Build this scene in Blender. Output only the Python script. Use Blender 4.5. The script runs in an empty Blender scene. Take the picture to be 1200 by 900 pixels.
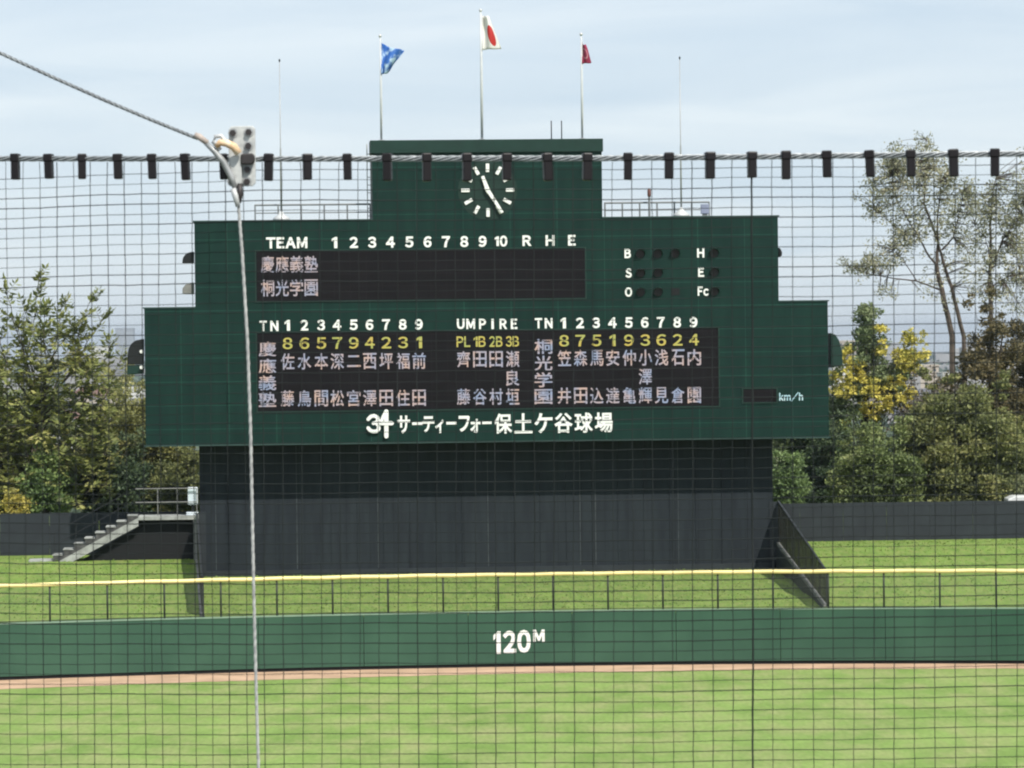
import bpy, bmesh, math, random
import numpy as np
from mathutils import Vector, Matrix
R = math.radians
rnd = random.Random(11)
S = bpy.context.scene
C = S.collection

# ------------------------------------------------------------------ camera
FOC = 4500.0                     # pixels of focal length on a 1200 px wide frame
CAM_H = 11.5
HORIZON = 398.0
ROLL = R(0.65)
pit = (450 - HORIZON) / FOC
Fv = Vector((0, math.cos(pit), -math.sin(pit)))
U0 = Vector((0, math.sin(pit), math.cos(pit)))
Rv = math.cos(ROLL) * Vector((1, 0, 0)) - math.sin(ROLL) * U0
Uv = math.cos(ROLL) * U0 + math.sin(ROLL) * Vector((1, 0, 0))
cam = bpy.data.cameras.new('camera')
cam.sensor_width = 36; cam.lens = FOC / 1200 * 36
cam.clip_start = 0.1; cam.clip_end = 60000
co = bpy.data.objects.new('camera', cam); C.objects.link(co)
M = Matrix((Rv, Uv, -Fv)).transposed().to_4x4(); M.translation = (0, 0, CAM_H)
co.matrix_world = M
cam.dof.use_dof = True; cam.dof.focus_distance = 148.0; cam.dof.aperture_fstop = 38.0
S.camera = co

# ------------------------------------------------------------------ light
SUN_EL, SUN_AZ = 50.0, 31.0      # azimuth to the right of straight behind the camera
el, az = R(SUN_EL), R(SUN_AZ)
sun_dir = Vector((math.sin(az) * math.cos(el), -math.cos(az) * math.cos(el), math.sin(el)))
sl = bpy.data.lights.new('sun', 'SUN'); sl.energy = 4.0; sl.angle = R(0.5); sl.color = (1.0, 0.95, 0.87)
so = bpy.data.objects.new('sun', sl); C.objects.link(so)
so.rotation_euler = sun_dir.to_track_quat('Z', 'Y').to_euler()
W = bpy.data.worlds.new('World'); S.world = W; W.use_nodes = True
nt = W.node_tree; nt.nodes.clear()
out = nt.nodes.new('ShaderNodeOutputWorld'); bg = nt.nodes.new('ShaderNodeBackground')
sky = nt.nodes.new('ShaderNodeTexSky'); sky.sky_type = 'NISHITA'; sky.sun_disc = False
sky.sun_elevation = el; sky.sun_rotation = math.atan2(sun_dir.x, sun_dir.y)
sky.air_density = 1.0; sky.dust_density = 0.4; sky.ozone_density = 2.0; sky.altitude = 60
tc = nt.nodes.new('ShaderNodeTexCoord')
mp = nt.nodes.new('ShaderNodeMapping'); mp.inputs['Scale'].default_value = (5, 5, 34)
n1 = nt.nodes.new('ShaderNodeTexNoise'); n1.inputs['Scale'].default_value = 1.6
n1.inputs['Detail'].default_value = 6; n1.inputs['Roughness'].default_value = 0.5; n1.inputs['Distortion'].default_value = 0.6
rp = nt.nodes.new('ShaderNodeMapRange'); rp.inputs[1].default_value = 0.28; rp.inputs[2].default_value = 0.72
rp.inputs[3].default_value = 0.0; rp.inputs[4].default_value = 1.0
mx = nt.nodes.new('ShaderNodeMix'); mx.data_type = 'RGBA'
mx.inputs[6].default_value = (4.75, 5.65, 6.6, 1); mx.inputs[7].default_value = (6.35, 6.95, 7.45, 1)          # thin high cloud, two thicknesses
mv = nt.nodes.new('ShaderNodeMix'); mv.data_type = 'RGBA'; mv.inputs[0].default_value = .85
nt.links.new(tc.outputs['Generated'], mp.inputs['Vector']); nt.links.new(mp.outputs[0], n1.inputs['Vector'])
nt.links.new(n1.outputs['Fac'], rp.inputs[0]); nt.links.new(rp.outputs[0], mx.inputs[0])
nt.links.new(sky.outputs[0], mv.inputs[6]); nt.links.new(mx.outputs[2], mv.inputs[7]); nt.links.new(mv.outputs[2], bg.inputs['Color'])
bg.inputs['Strength'].default_value = 0.097
nt.links.new(bg.outputs[0], out.inputs[0])
S.view_settings.view_transform = 'Standard'; S.view_settings.look = 'None'
S.view_settings.exposure = 0.45; S.view_settings.gamma = 1.0
S.view_settings.use_curve_mapping = False
S.render.engine = 'CYCLES'
S.cycles.use_denoising = True
S.cycles.max_bounces = 6
S.cycles.filter_width = 2.1

# ------------------------------------------------------------------ frames of reference
PSI = R(3.5); D0 = 148.5
BU = Vector((math.cos(PSI), math.sin(PSI), 0)); BV = Vector((-math.sin(PSI), math.cos(PSI), 0))
O = Vector((0, D0, 0))
EYE = Vector((0, 0, CAM_H))
def ray(px, py):
    return Fv + Rv * ((px - 600) / FOC) + Uv * ((450 - py) / FOC)
def at(px, py, Y):
    d = ray(px, py); return EYE + d * (Y / d.y)
def site(px, py, v=0.0):
    """point on the vertical plane parallel to the scoreboard front, v metres behind it -> (u, z)"""
    d = ray(px, py); t = ((O + BV * v - EYE).dot(BV)) / d.dot(BV)
    p = EYE + d * t; return (p - O).dot(BU), p.z
def sw(u, v, z): return O + BU * u + BV * v + Vector((0, 0, z))

# ------------------------------------------------------------------ object helpers
class MB:
    def __init__(s): s.v = []; s.f = []; s.uv = None
    def add(s, vs, fs):
        n = len(s.v); s.v += [tuple(p) for p in vs]; s.f += [tuple(i + n for i in f) for f in fs]; return s
    def box(s, x0, x1, y0, y1, z0, z1):
        return s.add([(x0,y0,z0),(x1,y0,z0),(x1,y1,z0),(x0,y1,z0),(x0,y0,z1),(x1,y0,z1),(x1,y1,z1),(x0,y1,z1)],
                     [(0,3,2,1),(4,5,6,7),(0,1,5,4),(1,2,6,5),(2,3,7,6),(3,0,4,7)])
    def prism(s, poly, y0, y1):
        """polygon in x,z (counter clockwise seen from the front, -y) between y0 (front) and y1"""
        n = len(poly)
        vs = [(x, y0, z) for x, z in poly] + [(x, y1, z) for x, z in poly]
        fs = [tuple(range(n)), tuple(range(2*n-1, n-1, -1))]
        fs += [(i, i+n, (i+1) % n + n, (i+1) % n) for i in range(n)]
        return s.add(vs, fs)
    def tube(s, pts, r, n=8, cap=True):
        pts = [Vector(p) for p in pts]; rs = r if isinstance(r, (list, tuple)) else [r]*len(pts)
        vs = []; fs = []; ref = None
        for i, p in enumerate(pts):
            t = (pts[min(i+1, len(pts)-1)] - pts[max(i-1, 0)]).normalized()
            if ref is None: ref = Vector((0,0,1)) if abs(t.z) < .9 else Vector((1,0,0))
            a = t.cross(ref).normalized(); b = t.cross(a); ref = -b if False else ref
            for k in range(n):
                w = 2*math.pi*k/n; vs.append(p + (a*math.cos(w) + b*math.sin(w))*rs[i])
        for i in range(len(pts)-1):
            for k in range(n):
                fs.append((i*n+k, i*n+(k+1) % n, (i+1)*n+(k+1) % n, (i+1)*n+k))
        if cap:
            fs.append(tuple(range(n-1, -1, -1))); fs.append(tuple(range((len(pts)-1)*n, len(pts)*n)))
        return s.add(vs, fs)
    def bar(s, a, b, w, h):
        """straight bar of rectangular section from a to b"""
        a = Vector(a); b = Vector(b); t = (b-a).normalized()
        up = Vector((0,0,1)) if abs(t.z) < .95 else Vector((0,1,0))
        x = t.cross(up).normalized()*w/2; y = x.cross(t).normalized()*h/2
        vs = [a-x-y, a+x-y, a+x+y, a-x+y, b-x-y, b+x-y, b+x+y, b-x+y]
        return s.add(vs, [(0,3,2,1),(4,5,6,7),(0,1,5,4),(1,2,6,5),(2,3,7,6),(3,0,4,7)])
    def disc(s, x, y0, y1, z, r, n=24):
        return s.prism([(x + r*math.cos(2*math.pi*k/n), z + r*math.sin(2*math.pi*k/n)) for k in range(n)], y0, y1)
    def build(s, name, mat, parent=None, smooth=False, bevel=0):
        me = bpy.data.meshes.new(name); me.from_pydata(s.v, [], s.f); me.materials.append(mat)
        bm = bmesh.new(); bm.from_mesh(me); bmesh.ops.recalc_face_normals(bm, faces=bm.faces)
        if bevel: bmesh.ops.bevel(bm, geom=bm.edges[:], offset=bevel, segments=2, affect='EDGES', profile=.5)
        bm.to_mesh(me); bm.free()
        if smooth: me.polygons.foreach_set('use_smooth', [True]*len(me.polygons))
        return link(name, me, parent)
def link(name, me, parent=None):
    o = bpy.data.objects.new(name, me); C.objects.link(o)
    if parent: o.parent = parent
    return o
def tag(o, label, cat, group=None, kind=None):
    if label: o['label'] = label
    if cat: o['category'] = cat
    if group: o['group'] = group
    if kind: o['kind'] = kind
    return o
def thing(name, label, cat, loc=(0,0,0), rz=0, group=None):
    o = bpy.data.objects.new(name, None); C.objects.link(o); o.empty_display_size = .3
    o.location = loc; o.rotation_euler = (0, 0, rz); return tag(o, label, cat, group)
def np_mesh(name, verts, quads, mat, parent=None):
    me = bpy.data.meshes.new(name); nv, nf = len(verts), len(quads)
    me.vertices.add(nv); me.vertices.foreach_set('co', np.asarray(verts, 'f').ravel())
    me.loops.add(nf*4); me.loops.foreach_set('vertex_index', np.asarray(quads, 'i').ravel())
    me.polygons.add(nf); me.polygons.foreach_set('loop_start', np.arange(0, nf*4, 4, dtype='i'))
    me.update(calc_edges=True); me.materials.append(mat)
    return link(name, me, parent)

# ------------------------------------------------------------------ materials
def mat(name, c1, c2=None, scale=2.0, rough=.6, bump=0, bscale=None, spec=.3, metal=0, detail=6, stretch=(1,1,1), lo=.35, hi=.65):
    m = bpy.data.materials.new(name); m.use_nodes = True; t = m.node_tree
    b = t.nodes['Principled BSDF']; b.inputs['Roughness'].default_value = rough
    b.inputs['Specular IOR Level'].default_value = spec; b.inputs['Metallic'].default_value = metal
    tc = t.nodes.new('ShaderNodeTexCoord'); mp = t.nodes.new('ShaderNodeMapping'); mp.inputs['Scale'].default_value = stretch
    t.links.new(tc.outputs['Object'], mp.inputs[0])
    n = t.nodes.new('ShaderNodeTexNoise'); n.inputs['Scale'].default_value = scale; n.inputs['Detail'].default_value = detail
    t.links.new(mp.outputs[0], n.inputs['Vector'])
    r = t.nodes.new('ShaderNodeValToRGB'); r.color_ramp.elements[0].position = lo; r.color_ramp.elements[1].position = hi
    c2 = c2 or tuple(x*.82 for x in c1)
    r.color_ramp.elements[0].color = (*c2, 1); r.color_ramp.elements[1].color = (*c1, 1)
    t.links.new(n.outputs['Fac'], r.inputs[0]); t.links.new(r.outputs[0], b.inputs['Base Color'])
    if bump:
        bn = t.nodes.new('ShaderNodeTexNoise'); bn.inputs['Scale'].default_value = bscale or scale*4; bn.inputs['Detail'].default_value = 5
        t.links.new(tc.outputs['Object'], bn.inputs['Vector'])
        bp = t.nodes.new('ShaderNodeBump'); bp.inputs['Strength'].default_value = bump; bp.inputs['Distance'].default_value = .05
        t.links.new(bn.outputs['Fac'], bp.inputs['Height']); t.links.new(bp.outputs[0], b.inputs['Normal'])
    m['b'] = 0
    return m
def glow(name, c, c2, strength, scale=3):
    m = mat(name, (.05,.05,.05)); t = m.node_tree; b = t.nodes['Principled BSDF']
    n = t.nodes.new('ShaderNodeTexNoise'); n.inputs['Scale'].default_value = scale; n.inputs['Detail'].default_value = 3
    tc = t.nodes.new('ShaderNodeTexCoord'); t.links.new(tc.outputs['Object'], n.inputs['Vector'])
    r = t.nodes.new('ShaderNodeValToRGB'); es = r.color_ramp.elements
    es[0].position = .38; es[0].color = (*c2[0], 1); es[1].position = .62; es[1].color = (*c2[1], 1)
    e = es.new(.5); e.color = (*c, 1)
    t.links.new(n.outputs['Color'], r.inputs[0]); t.links.new(r.outputs[0], b.inputs['Emission Color'])
    b.inputs['Emission Strength'].default_value = strength
    return m
def seams(m, width, height, mortar, dark, axis_yz=False, offset=0.0, bias=0.0):
    """overlay thin panel joints (x,z plane) on the base colour of m"""
    t = m.node_tree; b = t.nodes['Principled BSDF']; src = b.inputs['Base Color'].links[0].from_socket
    tc = t.nodes.new('ShaderNodeTexCoord'); sp = t.nodes.new('ShaderNodeSeparateXYZ'); cb = t.nodes.new('ShaderNodeCombineXYZ')
    t.links.new(tc.outputs['Object'], sp.inputs[0]); t.links.new(sp.outputs['X'], cb.inputs['X']); t.links.new(sp.outputs['Z'], cb.inputs['Y'])
    bt = t.nodes.new('ShaderNodeTexBrick'); bt.inputs['Scale'].default_value = 1; bt.offset = offset
    bt.inputs['Brick Width'].default_value = width; bt.inputs['Row Height'].default_value = height
    bt.inputs['Mortar Size'].default_value = mortar; bt.inputs['Mortar Smooth'].default_value = .2; bt.inputs['Bias'].default_value = bias
    bt.inputs['Color1'].default_value = (1,1,1,1); bt.inputs['Color2'].default_value = (.86,.88,.9,1); bt.inputs['Mortar'].default_value = (dark,dark,dark,1)
    t.links.new(cb.outputs[0], bt.inputs['Vector'])
    mu = t.nodes.new('ShaderNodeMix'); mu.data_type = 'RGBA'; mu.blend_type = 'MULTIPLY'; mu.inputs[0].default_value = 1
    t.links.new(src, mu.inputs[6]); t.links.new(bt.outputs['Color'], mu.inputs[7]); t.links.new(mu.outputs[2], b.inputs['Base Color'])
    return m
GREEN = seams(mat('green_panel', (.0072,.029,.0225), (.0055,.022,.018), 1.2, .5, stretch=(2,2,.3), spec=.12), 1.82, .91, .012, 2.3)
GREEN_TRIM = mat('green_trim', (.008,.032,.0245), None, 2, .5)
BLACKW = seams(mat('charcoal_cladding', (.022,.028,.033), (.017,.021,.026), 1.6, .65, stretch=(3,3,.35), spec=.12), .92, 40, .012, .55)
CHARCOAL = mat('charcoal_sheet', (.022,.028,.033), (.017,.021,.026), 1.5, .65)
DARKMETAL = mat('dark_metal', (.018,.020,.022), None, 3, .5)
VOID = mat('dark_panel', (.008,.009,.010), None, 2, .8)
LED = seams(mat('led_panel', (.0085,.0072,.0085), (.007,.006,.0072), 2, .6, spec=.1), .62, .47, .008, 1.7)
WHITE = mat('white_paint', (.80,.80,.78), (.72,.72,.70), 2, .5)
OFFWHITE = mat('white_box_paint', (.70,.76,.80), (.55,.62,.68), 3, .5)
LEDW = glow('led_white', (.30,.27,.31), ((.20,.25,.36),(.44,.30,.24)), 1.0, 2.2)
LEDY = glow('led_yellow', (.40,.36,.05), ((.30,.33,.06),(.46,.34,.04)), 1.0, 3)
CYANW = glow('led_cyan', (.45,.68,.70), ((.35,.6,.66),(.6,.75,.75)), .9, 3)
PAD = mat('green_padding', (.034,.090,.056), (.025,.072,.045), .6, .55, bump=.15, bscale=1.2)
PAD2 = mat('dark_green_padding', (.028,.085,.050), (.022,.070,.042), .6, .55)
RAILY = mat('pale_yellow_rail', (.86,.73,.33), (.72,.60,.27), 1.5, .4)
WIRE = mat('galvanised_wire', (.16,.17,.16), None, 3, .5, metal=.3)
POSTM = mat('green_post', (.022,.030,.018), None, 3, .5)
STEEL = mat('galvanised_steel', (.42,.43,.43), (.28,.29,.29), 40, .45, metal=.35)
PALESTEEL = mat('pale_steel', (.60,.61,.60), (.42,.43,.43), 30, .5, metal=.2)
RUST = mat('rusty_steel', (.55,.30,.12), (.75,.62,.45), 60, .6)
DARKBOLT = mat('dark_bolt', (.05,.045,.045), None, 20, .5, metal=.4)
CLIPM = mat('black_plastic', (.008,.006,.007), None, 10, .45)
NETM = mat('net_cord', (.018,.022,.021), (.011,.015,.014), 8, .8)
POLEM = mat('pole_paint', (.55,.57,.58), (.45,.47,.48), 2, .4)
CONC = mat('concrete', (.36,.37,.35), (.19,.195,.185), 2.5, .8, bump=.2)
DIRT = mat('clay_track', (.50,.335,.225), (.38,.255,.165), .8, .9, bump=.2, bscale=4)
BARK = mat('bark', (.10,.085,.065), (.05,.042,.034), 6, .9, bump=.4)
PALEBARK = mat('pale_bark', (.115,.092,.075), (.065,.052,.043), 5, .9, bump=.4)
HOUSEW = mat('house_white', (.62,.61,.57), (.55,.54,.50), .3, .7)
HOUSEB = mat('house_beige', (.50,.43,.35), (.43,.37,.30), .3, .7)
HOUSEG = mat('house_grey', (.34,.36,.38), (.28,.30,.32), .3, .7)
ROOFM = mat('roof_tile', (.12,.12,.13), (.08,.08,.09), .5, .7)
ROOFR = mat('roof_brown', (.20,.11,.08), (.14,.08,.06), .5, .7)
GLASS = mat('dark_glass', (.03,.04,.05), None, 1, .15, spec=.6)

def grass_mat(name, a, b, c, s1, s2, bump=.5):
    m = mat(name, a, b, s1, .9, bump=bump, bscale=9, spec=.1, detail=9, lo=.36, hi=.64, stretch=(1,.4,1)); t = m.node_tree; bs = t.nodes['Principled BSDF']
    src = bs.inputs['Base Color'].links[0].from_socket
    tc = t.nodes.new('ShaderNodeTexCoord'); n = t.nodes.new('ShaderNodeTexNoise'); n.inputs['Scale'].default_value = s2; n.inputs['Detail'].default_value = 7; n.inputs['Roughness'].default_value = .65
    mp = t.nodes.new('ShaderNodeMapping'); mp.inputs['Scale'].default_value = (1, .35, 1)
    t.links.new(tc.outputs['Object'], mp.inputs[0]); t.links.new(mp.outputs[0], n.inputs['Vector'])
    r = t.nodes.new('ShaderNodeMapRange'); r.inputs[1].default_value = .42; r.inputs[2].default_value = .68
    mu = t.nodes.new('ShaderNodeMix'); mu.data_type = 'RGBA'; mu.inputs[7].default_value = (*c, 1)
    t.links.new(n.outputs['Fac'], r.inputs[0]); t.links.new(r.outputs[0], mu.inputs[0]); t.links.new(src, mu.inputs[6])
    gn = t.nodes.new('ShaderNodeTexNoise'); gn.inputs['Scale'].default_value = 7; gn.inputs['Detail'].default_value = 4; gm = t.nodes.new('ShaderNodeMapping'); gm.inputs['Scale'].default_value = (1, .22, 1)
    t.links.new(tc.outputs['Object'], gm.inputs[0]); t.links.new(gm.outputs[0], gn.inputs['Vector']); gr = t.nodes.new('ShaderNodeMapRange'); gr.inputs[1].default_value = .3; gr.inputs[2].default_value = .7; gr.inputs[3].default_value = .88; gr.inputs[4].default_value = 1.10
    gx = t.nodes.new('ShaderNodeMix'); gx.data_type = 'RGBA'; gx.blend_type = 'MULTIPLY'; gx.inputs[0].default_value = 1; t.links.new(gn.outputs['Fac'], gr.inputs[0]); t.links.new(mu.outputs[2], gx.inputs[6]); t.links.new(gr.outputs[0], gx.inputs[7])
    t.links.new(gx.outputs[2], bs.inputs['Base Color']); return m
TURF = grass_mat('outfield_turf', (.200,.288,.080), (.142,.224,.054), (.245,.275,.110), .42, .8)
BANK = grass_mat('bank_grass', (.152,.232,.050), (.112,.182,.040), (.190,.225,.070), 1.1, 3.2)
LAND = mat('far_land', (.07,.09,.05), (.13,.13,.11), .02, .95)

def leaf_mat(name, cols, scale=.5):
    m = bpy.data.materials.new(name); m.use_nodes = True; t = m.node_tree; b = t.nodes['Principled BSDF']
    g = t.nodes.new('ShaderNodeNewGeometry'); r = t.nodes.new('ShaderNodeValToRGB'); es = r.color_ramp.elements
    while len(es) < len(cols): es.new(.5)
    for i, c in enumerate(cols): es[i].position = i/(len(cols)-1); es[i].color = (*[x*2.35 for x in c], 1)
    tc = t.nodes.new('ShaderNodeTexCoord'); n = t.nodes.new('ShaderNodeTexNoise'); n.inputs['Scale'].default_value = scale; n.inputs['Detail'].default_value = 3
    t.links.new(tc.outputs['Object'], n.inputs['Vector'])
    ma = t.nodes.new('ShaderNodeMath'); ma.operation = 'MULTIPLY_ADD'; ma.inputs[1].default_value = .55
    mb = t.nodes.new('ShaderNodeMapRange'); mb.inputs[1].default_value = .35; mb.inputs[2].default_value = .65; mb.inputs[3].default_value = -.1; mb.inputs[4].default_value = .55
    t.links.new(n.outputs['Fac'], mb.inputs[0]); t.links.new(g.outputs['Random Per Island'], ma.inputs[0]); t.links.new(mb.outputs[0], ma.inputs[2])
    t.links.new(ma.outputs[0], r.inputs[0]); t.links.new(r.outputs[0], b.inputs['Base Color'])
    b.inputs['Roughness'].default_value = .55; b.inputs['Specular IOR Level'].default_value = .25
    tr = t.nodes.new('ShaderNodeBsdfTranslucent'); t.links.new(r.outputs[0], tr.inputs[0])
    ms = t.nodes.new('ShaderNodeMixShader'); ms.inputs[0].default_value = .28
    o = t.nodes['Material Output']; t.links.new(b.outputs[0], ms.inputs[1]); t.links.new(tr.outputs[0], ms.inputs[2]); t.links.new(ms.outputs[0], o.inputs[0])
    return m

# ------------------------------------------------------------------ ground
ARC_X, ARC_Y, ARC_R = 4.0, 134.8, 75.0
def arc(x, back=0.0):            # y of the fence front line at x, offset outwards by back
    rr = ARC_R + back
    dx = max(-rr*.9, min(rr*.9, x - ARC_X))
    return ARC_Y - ARC_R + math.sqrt(rr*rr - dx*dx)
Z_TOP = 1.92                      # top of the padded wall
Z_MID = site(570, 671, 1.57)[1]   # ground at the foot of the scoreboard wall
Z_R, Z_L = 3.28, 3.14             # banks right and left
GL, GR = (-11.80, -12.25), (10.22, 10.50)     # where the side screens stand (u near, u far)
b = MB()
rows = [(-55, 0), (0, 0), (100, 0), (190, 0), (230, -4), (400, -25), (1500, -28), (5000, -30), (9500, -30)]
xs = [-13900, -2000, -400, -80, -30, 0, 30, 80, 400, 2000, 13900]
for y, z in rows:
    for x in xs: b.v.append((x, y, z))
for j in range(len(rows)-1):
    for i in range(len(xs)-1):
        k = j*len(xs)+i; b.f.append((k, k+1, k+1+len(xs), k+len(xs)))
tag(b.build('ground', LAND), 'wide stretch of land running to the horizon', 'ground', kind='structure')
b = MB(); N = 60
for i in range(N+1):
    x = -45 + 90*i/N; b.v += [(x, arc(x, .2), .004), (x, 40, .004)]
for i in range(N): b.f.append((2*i, 2*i+1, 2*i+3, 2*i+2))
tag(b.build('outfield_grass', TURF), 'pale mown outfield grass in front of the green wall', 'grass', kind='structure')
b = MB()
rngt = random.Random(3)
for i in range(241):
    x = -45 + 90*i/240; w = 3.1 - .055*(x) * (1 if x > -25 else .6); w = max(1.5, w*.88) + rngt.uniform(-.09, .09)
    b.v += [(x, arc(x, .2), .012), (x, arc(x) - w, .012)]
for i in range(240): b.f.append((2*i, 2*i+1, 2*i+3, 2*i+2))
tag(b.build('warning_track', DIRT), 'thin pinkish clay strip at the foot of the outfield wall', 'warning track', kind='structure')
# raised ground behind the wall
def bank_z(u, v, vf):
    s = max(0, min(1, (v - vf) / (1.2 - vf)))
    side = Z_R if u > GR[1]-.05 else (Z_L if u < GL[1]+.05 else Z_MID)
    n = .05*math.sin(u*1.7)*math.sin(v*1.1 + u*.3) if v < 1.0 else 0
    return Z_TOP - .10 + (side - Z_TOP + .10)*s + n*min(1, s*4)
b = MB()
us = sorted([-75, -60, -45] + [-32 + .5*i for i in range(129)] + [45, 60, 75] + [GL[1]-.01, GL[1]+.1, GR[1]-.1, GR[1]+.01])
K = 26
for u in us:
    # front edge: solve for the v where the site line u meets the back of the wall
    v = -13.0
    for _ in range(12):
        p = sw(u, v, 0); v += (arc(p.x, .15) - p.y)
    vf = v
    for k in range(K):
        vv = vf + (1.2 - vf)*k/(K-8) if k <= K-8 else [6, 15, 25, 40, 55, 75, 110][k-(K-7)]
        z = bank_z(u, vv, vf) if vv < 41 else {55: Z_R-3, 75: -4.5, 110: -9}[vv]
        us_ = u
        if abs(u) < 13: us_ = u + (GL[0]-GL[1] if u < 0 else GR[0]-GR[1])*max(0, min(1, (1.54-vv)/14.84))*min(1, abs(u)/10)
        b.v.append(tuple(sw(us_, vv, z)))
for i in range(len(us)-1):
    for k in range(K-1):
        q = i*K+k; b.f.append((q, q+K, q+K+1, q+1))
tag(b.build('grass_bank', BANK, smooth=False), 'rough grass bank rising behind the outfield wall', 'grass bank', kind='structure')

def tufts():
    nr = np.random.default_rng(4); P = []; rr = random.Random(4)
    while len(P) < 15000:
        u = rr.uniform(-24, 24); v = rr.uniform(-13.6, 4.2)
        p = sw(u, v, 0); vf = v - (p.y - arc(p.x, .15))
        if v < vf + .05: continue
        if v > 1.45 and GL[1]-.1 < u < GR[1]+.15: continue
        us_ = u
        if abs(u) < 13: us_ = u + (GL[0]-GL[1] if u < 0 else GR[0]-GR[1])*max(0, min(1, (1.54-v)/14.84))*min(1, abs(u)/10)
        P.append(tuple(sw(us_, v, bank_z(u, v, vf))))
    P = np.array(P); n = len(P); H = nr.uniform(.02, .05, n); w = nr.uniform(.015, .05, n); a = nr.uniform(0, 6.28, n)
    dx = np.stack([np.cos(a)*w, np.sin(a)*w, np.zeros(n)], 1); tip = np.stack([nr.normal(0, .03, n), nr.normal(0, .03, n), H], 1)
    v = np.stack([P-dx, P+dx, P+dx*.4+tip, P-dx*.4+tip], 1).reshape(-1, 3); q = np.arange(n*4).reshape(-1, 4)
    return v, q
# ------------------------------------------------------------------ outfield fence
fence = thing('outfield_fence', 'long green padded outfield wall marked 120M with wire fence and yellow rail on top', 'outfield fence', (0, 134.6, 0))
def LF(p): return (p[0], p[1]-134.6, p[2])
def strip(x0, x1, n, f0, f1, z0, z1, b):
    for i in range(n+1):
        x = x0 + (x1-x0)*i/n
        b.v += [LF((x, arc(x, f0), z0)), LF((x, arc(x, f0), z1)), LF((x, arc(x, f1), z1)), LF((x, arc(x, f1), z0))]
    o = len(b.v) - 4*(n+1)
    for i in range(n):
        q = o+4*i
        for k in range(4): b.f.append((q+k, q+(k+1) % 4, q+4+(k+1) % 4, q+4+k))
    b.f += [(o, o+1, o+2, o+3), (o+4*n, o+4*n+3, o+4*n+2, o+4*n+1)]
XD = at(1163, 745, 133.5).x
b = MB(); x = XD; 
while x > -40:
    strip(x-3.64, x-.008, 6, 0, .22, .13, Z_TOP, b); x -= 3.65
b.build('padding', PAD, fence)
b = MB(); x = XD
while x < 40:
    strip(x+.008, x+3.64, 6, 0, .22, .13, Z_TOP, b); x += 3.65
o = b.build('padding', PAD2, fence); o['label'] = 'darker green end section of padding'
b = MB(); strip(-40, 40, 120, .05, .2, -.02, .13, b); b.build('dark_gap_strip', VOID, fence)  # near-black strip stands in for the shaded gap under the padding
b = MB(); strip(-40, 40, 120, -.015, .235, Z_TOP+.002, Z_TOP+.045, b)
b.build('coping', mat('pale_green_coping', (.20,.30,.22), None, 3, .5), fence)
Z_RAIL = 3.25
b = MB(); b.tube([LF((-40+80*i/160, arc(-40+80*i/160, .1), Z_RAIL + .008*math.sin(i*1.3))) for i in range(161)], .072, 10); b.build('rail', RAILY, fence, True)
px = -1.5
px0 = at(125, 700, 132.5).x
n0 = int((38+px0)//1.93)
for k in range(-n0, 36):
    x = px0 + k*1.93
    if abs(x) > 27: continue
    b = MB(); b.tube([LF((x, arc(x, .13), Z_TOP+.03)), LF((x, arc(x, .13), Z_RAIL-.03))], .034, 8); b.build('post', POSTM, fence, True)
b = MB()
x = -27.0; hh = Z_RAIL - Z_TOP - .06
while x < 27:
    for sgn in (1, -1):
        x2 = x + hh*.95
        xa, xb = (x, x2) if sgn > 0 else (x2, x)
        a = Vector(LF((xa, arc(xa, .1), Z_TOP+.04))); c = Vector(LF((xb, arc(xb, .1), Z_RAIL-.02)))
        w = .0022
        b.add([a+Vector((-w,0,0)), a+Vector((w,0,0)), c+Vector((w,0,0)), c+Vector((-w,0,0))], [(0,1,2,3)])
    x += .085
b.build('wire_mesh', WIRE, fence)
b = MB(); b.tube([LF((-27+54*i/60, arc(-27+54*i/60, .1), Z_TOP+.09)) for i in range(61)], .012, 6); b.build('bottom_rail', POSTM, fence, True)

# ------------------------------------------------------------------ lettering
def text_mesh(s, bold=.0, depth=.01):
    if s == '\uff11':                      # plain upright one with a flag and no foot
        e = bold*.6; P = [(.30-e,0),(.46+e,0),(.46+e,.73),(.335,.73),(.12,.60),(.12,.46-e),(.30-e,.565-e)]
        t = MB().prism(P, -.5, .5); return [(x, z, -y) for x, y, z in t.v], t.f
    if s == '\uff29':
        t = MB().box(.2-bold, .3+bold, -.5, .5, 0, .73); return [(x, z, -y) for x, y, z in t.v], t.f
    cu = bpy.data.curves.new('lettering', 'FONT'); cu.body = s; cu.size = 1; cu.bevel_depth = bold; cu.bevel_resolution = 0; cu.resolution_u = 3
    cu.extrude = depth/2
    o = bpy.data.objects.new('lettering', cu); C.objects.link(o); bpy.context.view_layer.update()
    me = bpy.data.meshes.new_from_object(o.evaluated_get(bpy.context.evaluated_depsgraph_get()))
    C.objects.unlink(o); bpy.data.objects.remove(o); bpy.data.curves.remove(cu)
    vs = [tuple(v.co) for v in me.vertices]; fs = [tuple(p.vertices) for p in me.polygons]; bpy.data.meshes.remove(me)
    return vs, fs
_tc = {}
WIDE = {ord(c): ord(c) + 0xFEE0 for c in '0123456789ABCDEFGHIJKLMNOPQRSTUVWXYZabcdefghijklmnopqrstuvwxyz/'}
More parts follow.
